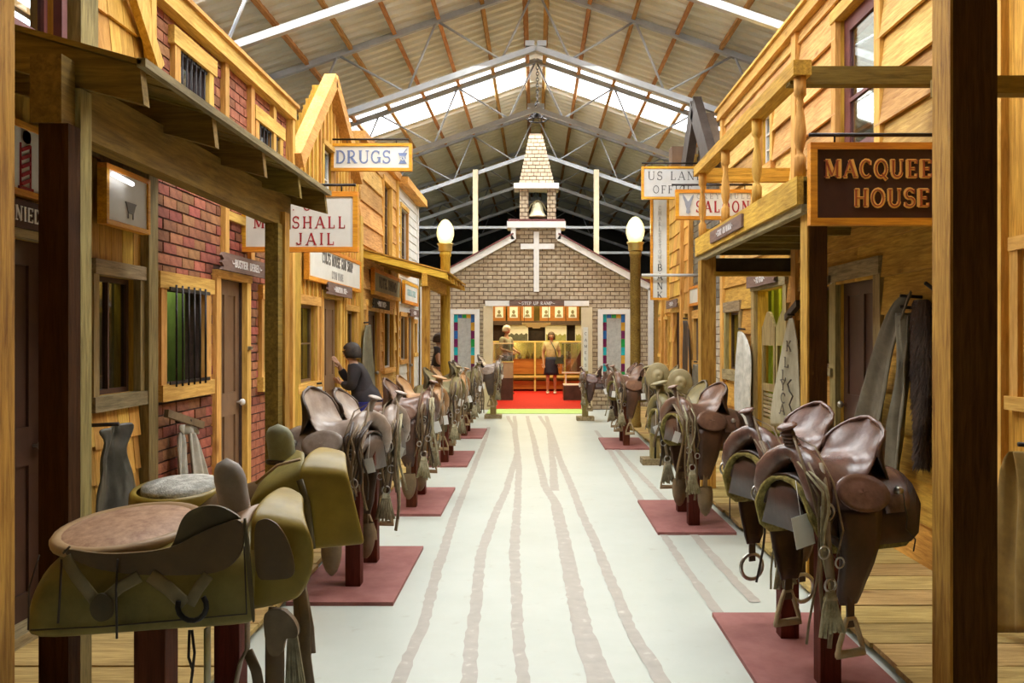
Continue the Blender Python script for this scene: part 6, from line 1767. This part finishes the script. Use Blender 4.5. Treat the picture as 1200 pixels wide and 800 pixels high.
    if lower:
        if lowkind == 'skirt':
            mb = MB(); c = K['pelvis']; kz = K['kneeL'].z + .04
            rws = []
            for i in range(7):
                f = i / 6; rw = []
                for j in range(20):
                    a = 2 * PI * j / 20; rr_ = 1 + .05 * math.sin(6 * a) * f
                    rw.append((c.x + (.145 + .055 * f) * rr_ * math.cos(a), c.y + (.12 + .05 * f) * rr_ * math.sin(a), c.z + .08 + (kz - c.z - .08) * f))
                rws.append(rw)
            mb.grid(rws, closed_u=True); o = mb.build('skirt', lower, root, local=True); solid(o, .008)
        else:
            n = {'shorts': .85, 'trousers': 2.0}[lowkind]; V3 = [K['pelvis'] + Vector((0, 0, .02))]; E3 = []; R3 = [(.16 * g, .13 * g)]
            for s in 'LR':
                V3.append(K['hip' + s]); R3.append((.135 if lowkind == 'shorts' else .10) * g); E3.append((0, len(V3) - 1))
                if n < 1: V3.append(K['hip' + s].lerp(K['knee' + s], n)); R3.append(.115 * g); E3.append((len(V3) - 2, len(V3) - 1))
                else:
                    V3.append(K['knee' + s]); R3.append(.072 * g); E3.append((len(V3) - 2, len(V3) - 1)); V3.append(K['ankle' + s]); R3.append(.055 * g); E3.append((len(V3) - 2, len(V3) - 1))
            skinmesh(lowkind, V3, E3, R3, lower, root, 2)
    if hair:
        mb = MB(); rows = []; f = Vector(face); rh = random.Random(3)
        for i in range(10):
            ph = PI * .62 * i / 9; row = []
            for j in range(24):
                th = 2 * PI * j / 24; x = math.sin(ph) * math.cos(th); y = math.sin(ph) * math.sin(th); z = math.cos(ph)
                lim = 1.0
                if x > .35 and z < .45: lim = .80         # open over the face
                k = hs * (.52 + rh.uniform(-.04, .04)) * lim
                zz = z * hs * .56 - (hairlong * max(0, -z + .1) if x < .3 else 0)
                row.append(K['head'] + f * (x * k * 1.0 - .012) + r * (y * k * .86) + u * zz)
            rows.append(row)
        mb.grid(rows, closed_u=True); o = mb.build('hair', hair, root, local=True); solid(o, .012)
    if shoes:
        for s in 'LR':
            mb = MB(); a = K['ankle' + s]; mb.tube([a + Vector((0, 0, .0)) - Vector(face) * .04 + Vector((0, 0, -.035)), a + Vector((0, 0, -.04)), a + Vector(face) * .09 + Vector((0, 0, -.05)), a + Vector(face) * .17 + Vector((0, 0, -.055))], [.042, .045, .043, .026], 10, flat=.85)
            mb.build('shoe', shoes, root, local=True)
    return root
def standing(x, y, z, H, face, lean=(0, 0), arms='down', w_=1.0):
    f = Vector(face); r = f.cross(Vector((0, 0, 1))); b0 = Vector((x, y, z)); k = H / 1.7
    P = lambda a, b_, c: b0 + (r * a + f * b_ + Vector((0, 0, c))) * k
    J = {'pelvis': P(0, 0, .93), 'chest': P(0, lean[0], 1.27), 'neck': P(0, lean[0] + .01, 1.44), 'head': P(0, lean[0] + .03 + lean[1], 1.58)}
    for s, n in ((-1, 'L'), (1, 'R')):
        J['shoulder' + n] = P(s * .17 * w_, lean[0], 1.38); J['hip' + n] = P(s * .09, 0, .88); J['knee' + n] = P(s * .10, .015, .48); J['ankle' + n] = P(s * .10, 0, .085)
        if arms == 'down': J['elbow' + n] = P(s * .225, -.02, 1.10); J['wrist' + n] = P(s * .215, .07, .86)
        elif arms == 'front': J['elbow' + n] = P(s * .23, .02, 1.12); J['wrist' + n] = P(s * .13, .24, 1.05)
    return J
brownhair = plain('brown_hair', (.05, .03, .02), (.12, .075, .045), rough=.6, scale=30, bump=.5)
whitehair = plain('white_hair', (.5, .48, .42), (.65, .62, .56), rough=.6, scale=30, bump=.3)
# woman in the church
J = standing(.41, 22.7, .02, 1.64, (0, -1, 0), arms='down', w_=1.0)
wmn = figure('person', 'person in a cream blouse and navy skirt standing on the red carpet', (.41, 22.7, .02), J, (0, -1, 0), plain('cream_blouse', (.42, .36, .2), (.56, .5, .32), rough=.8, scale=18), plain('navy_cloth', (.012, .015, .04), (.025, .03, .07), rough=.8), 'skirt', brownhair, .10, whitep, .75)
mb = MB(); mb.prism([(.50, .82), (.74, .82), (.72, 1.0), (.53, 1.0)], 22.45, 22.56, 'xz'); mb.tube([(.55, 22.5, 1.0), (.5, 22.52, 1.2), (.40, 22.55, 1.40)], .012, 6); o = mb.build('shoulder_bag', plain('dark_green_bag', (.03, .05, .04), (.06, .09, .07)), None, (.6, 22.5, .82)); setp(o, 'dark shoulder bag at the hip of the person in the navy skirt', 'bag')
# man behind the left case
J = standing(-.78, 22.3, .02, 1.82, (.8, -.6, 0), arms='front')
figure('person', 'person with white hair and grey shirt behind the left pedestal case', (-.78, 22.3, .02), J, (.8, -.6, 0), plain('grey_shirt', (.22, .22, .16), (.32, .32, .24), rough=.8), plain('dark_cloth', (.03, .03, .03), (.05, .05, .05)), 'trousers', whitehair, 0, darkroom, .9)
# leaning at the gun shop window
f = (-1, .25, 0); fx = Vector(f).normalized()
J = {'pelvis': (-1.95, 9.9, .76), 'chest': (-2.07, 9.93, 1.03), 'neck': (-2.13, 9.95, 1.21), 'head': (-2.16, 9.96, 1.335),
     'shoulderL': (-2.07, 9.76, 1.15), 'shoulderR': (-2.12, 10.10, 1.15), 'elbowL': (-2.10, 9.72, .93), 'elbowR': (-2.24, 10.12, 1.0), 'wristL': (-2.24, 9.86, .98), 'wristR': (-2.31, 10.06, 1.15),
     'hipL': (-1.93, 9.82, .70), 'hipR': (-1.93, 9.99, .70), 'kneeL': (-1.90, 9.80, .40), 'kneeR': (-1.91, 10.0, .40), 'ankleL': (-1.87, 9.80, .13), 'ankleR': (-1.85, 10.0, .13)}
figure('person', 'person in a black top and blue shorts leaning against the gun shop window', (-1.9, 9.9, .055), J, tuple(fx), plain('black_knit', (.014, .011, .013), (.03, .024, .028), rough=.85), plain('blue_cloth', (.03, .035, .32), (.06, .07, .45), rough=.7), 'shorts', plain('dark_hair', (.015, .011, .009), (.05, .035, .025), rough=.6, scale=30, bump=.6), .05, whitep, 1.95, hs=.205, build=1.12)
# far left by the lamp
J = standing(-1.78, 15.6, .055, 1.52, (1, 0, 0), arms='front')
figure('person', 'person in dark clothes partly hidden behind the left lamp post', (-1.78, 15.6, .055), J, (1, 0, 0), plain('dark_top', (.03, .02, .025), (.05, .04, .045)), plain('dark_jeans', (.02, .02, .03), (.04, .04, .05)), 'trousers', brownhair, 0, darkroom, .5)
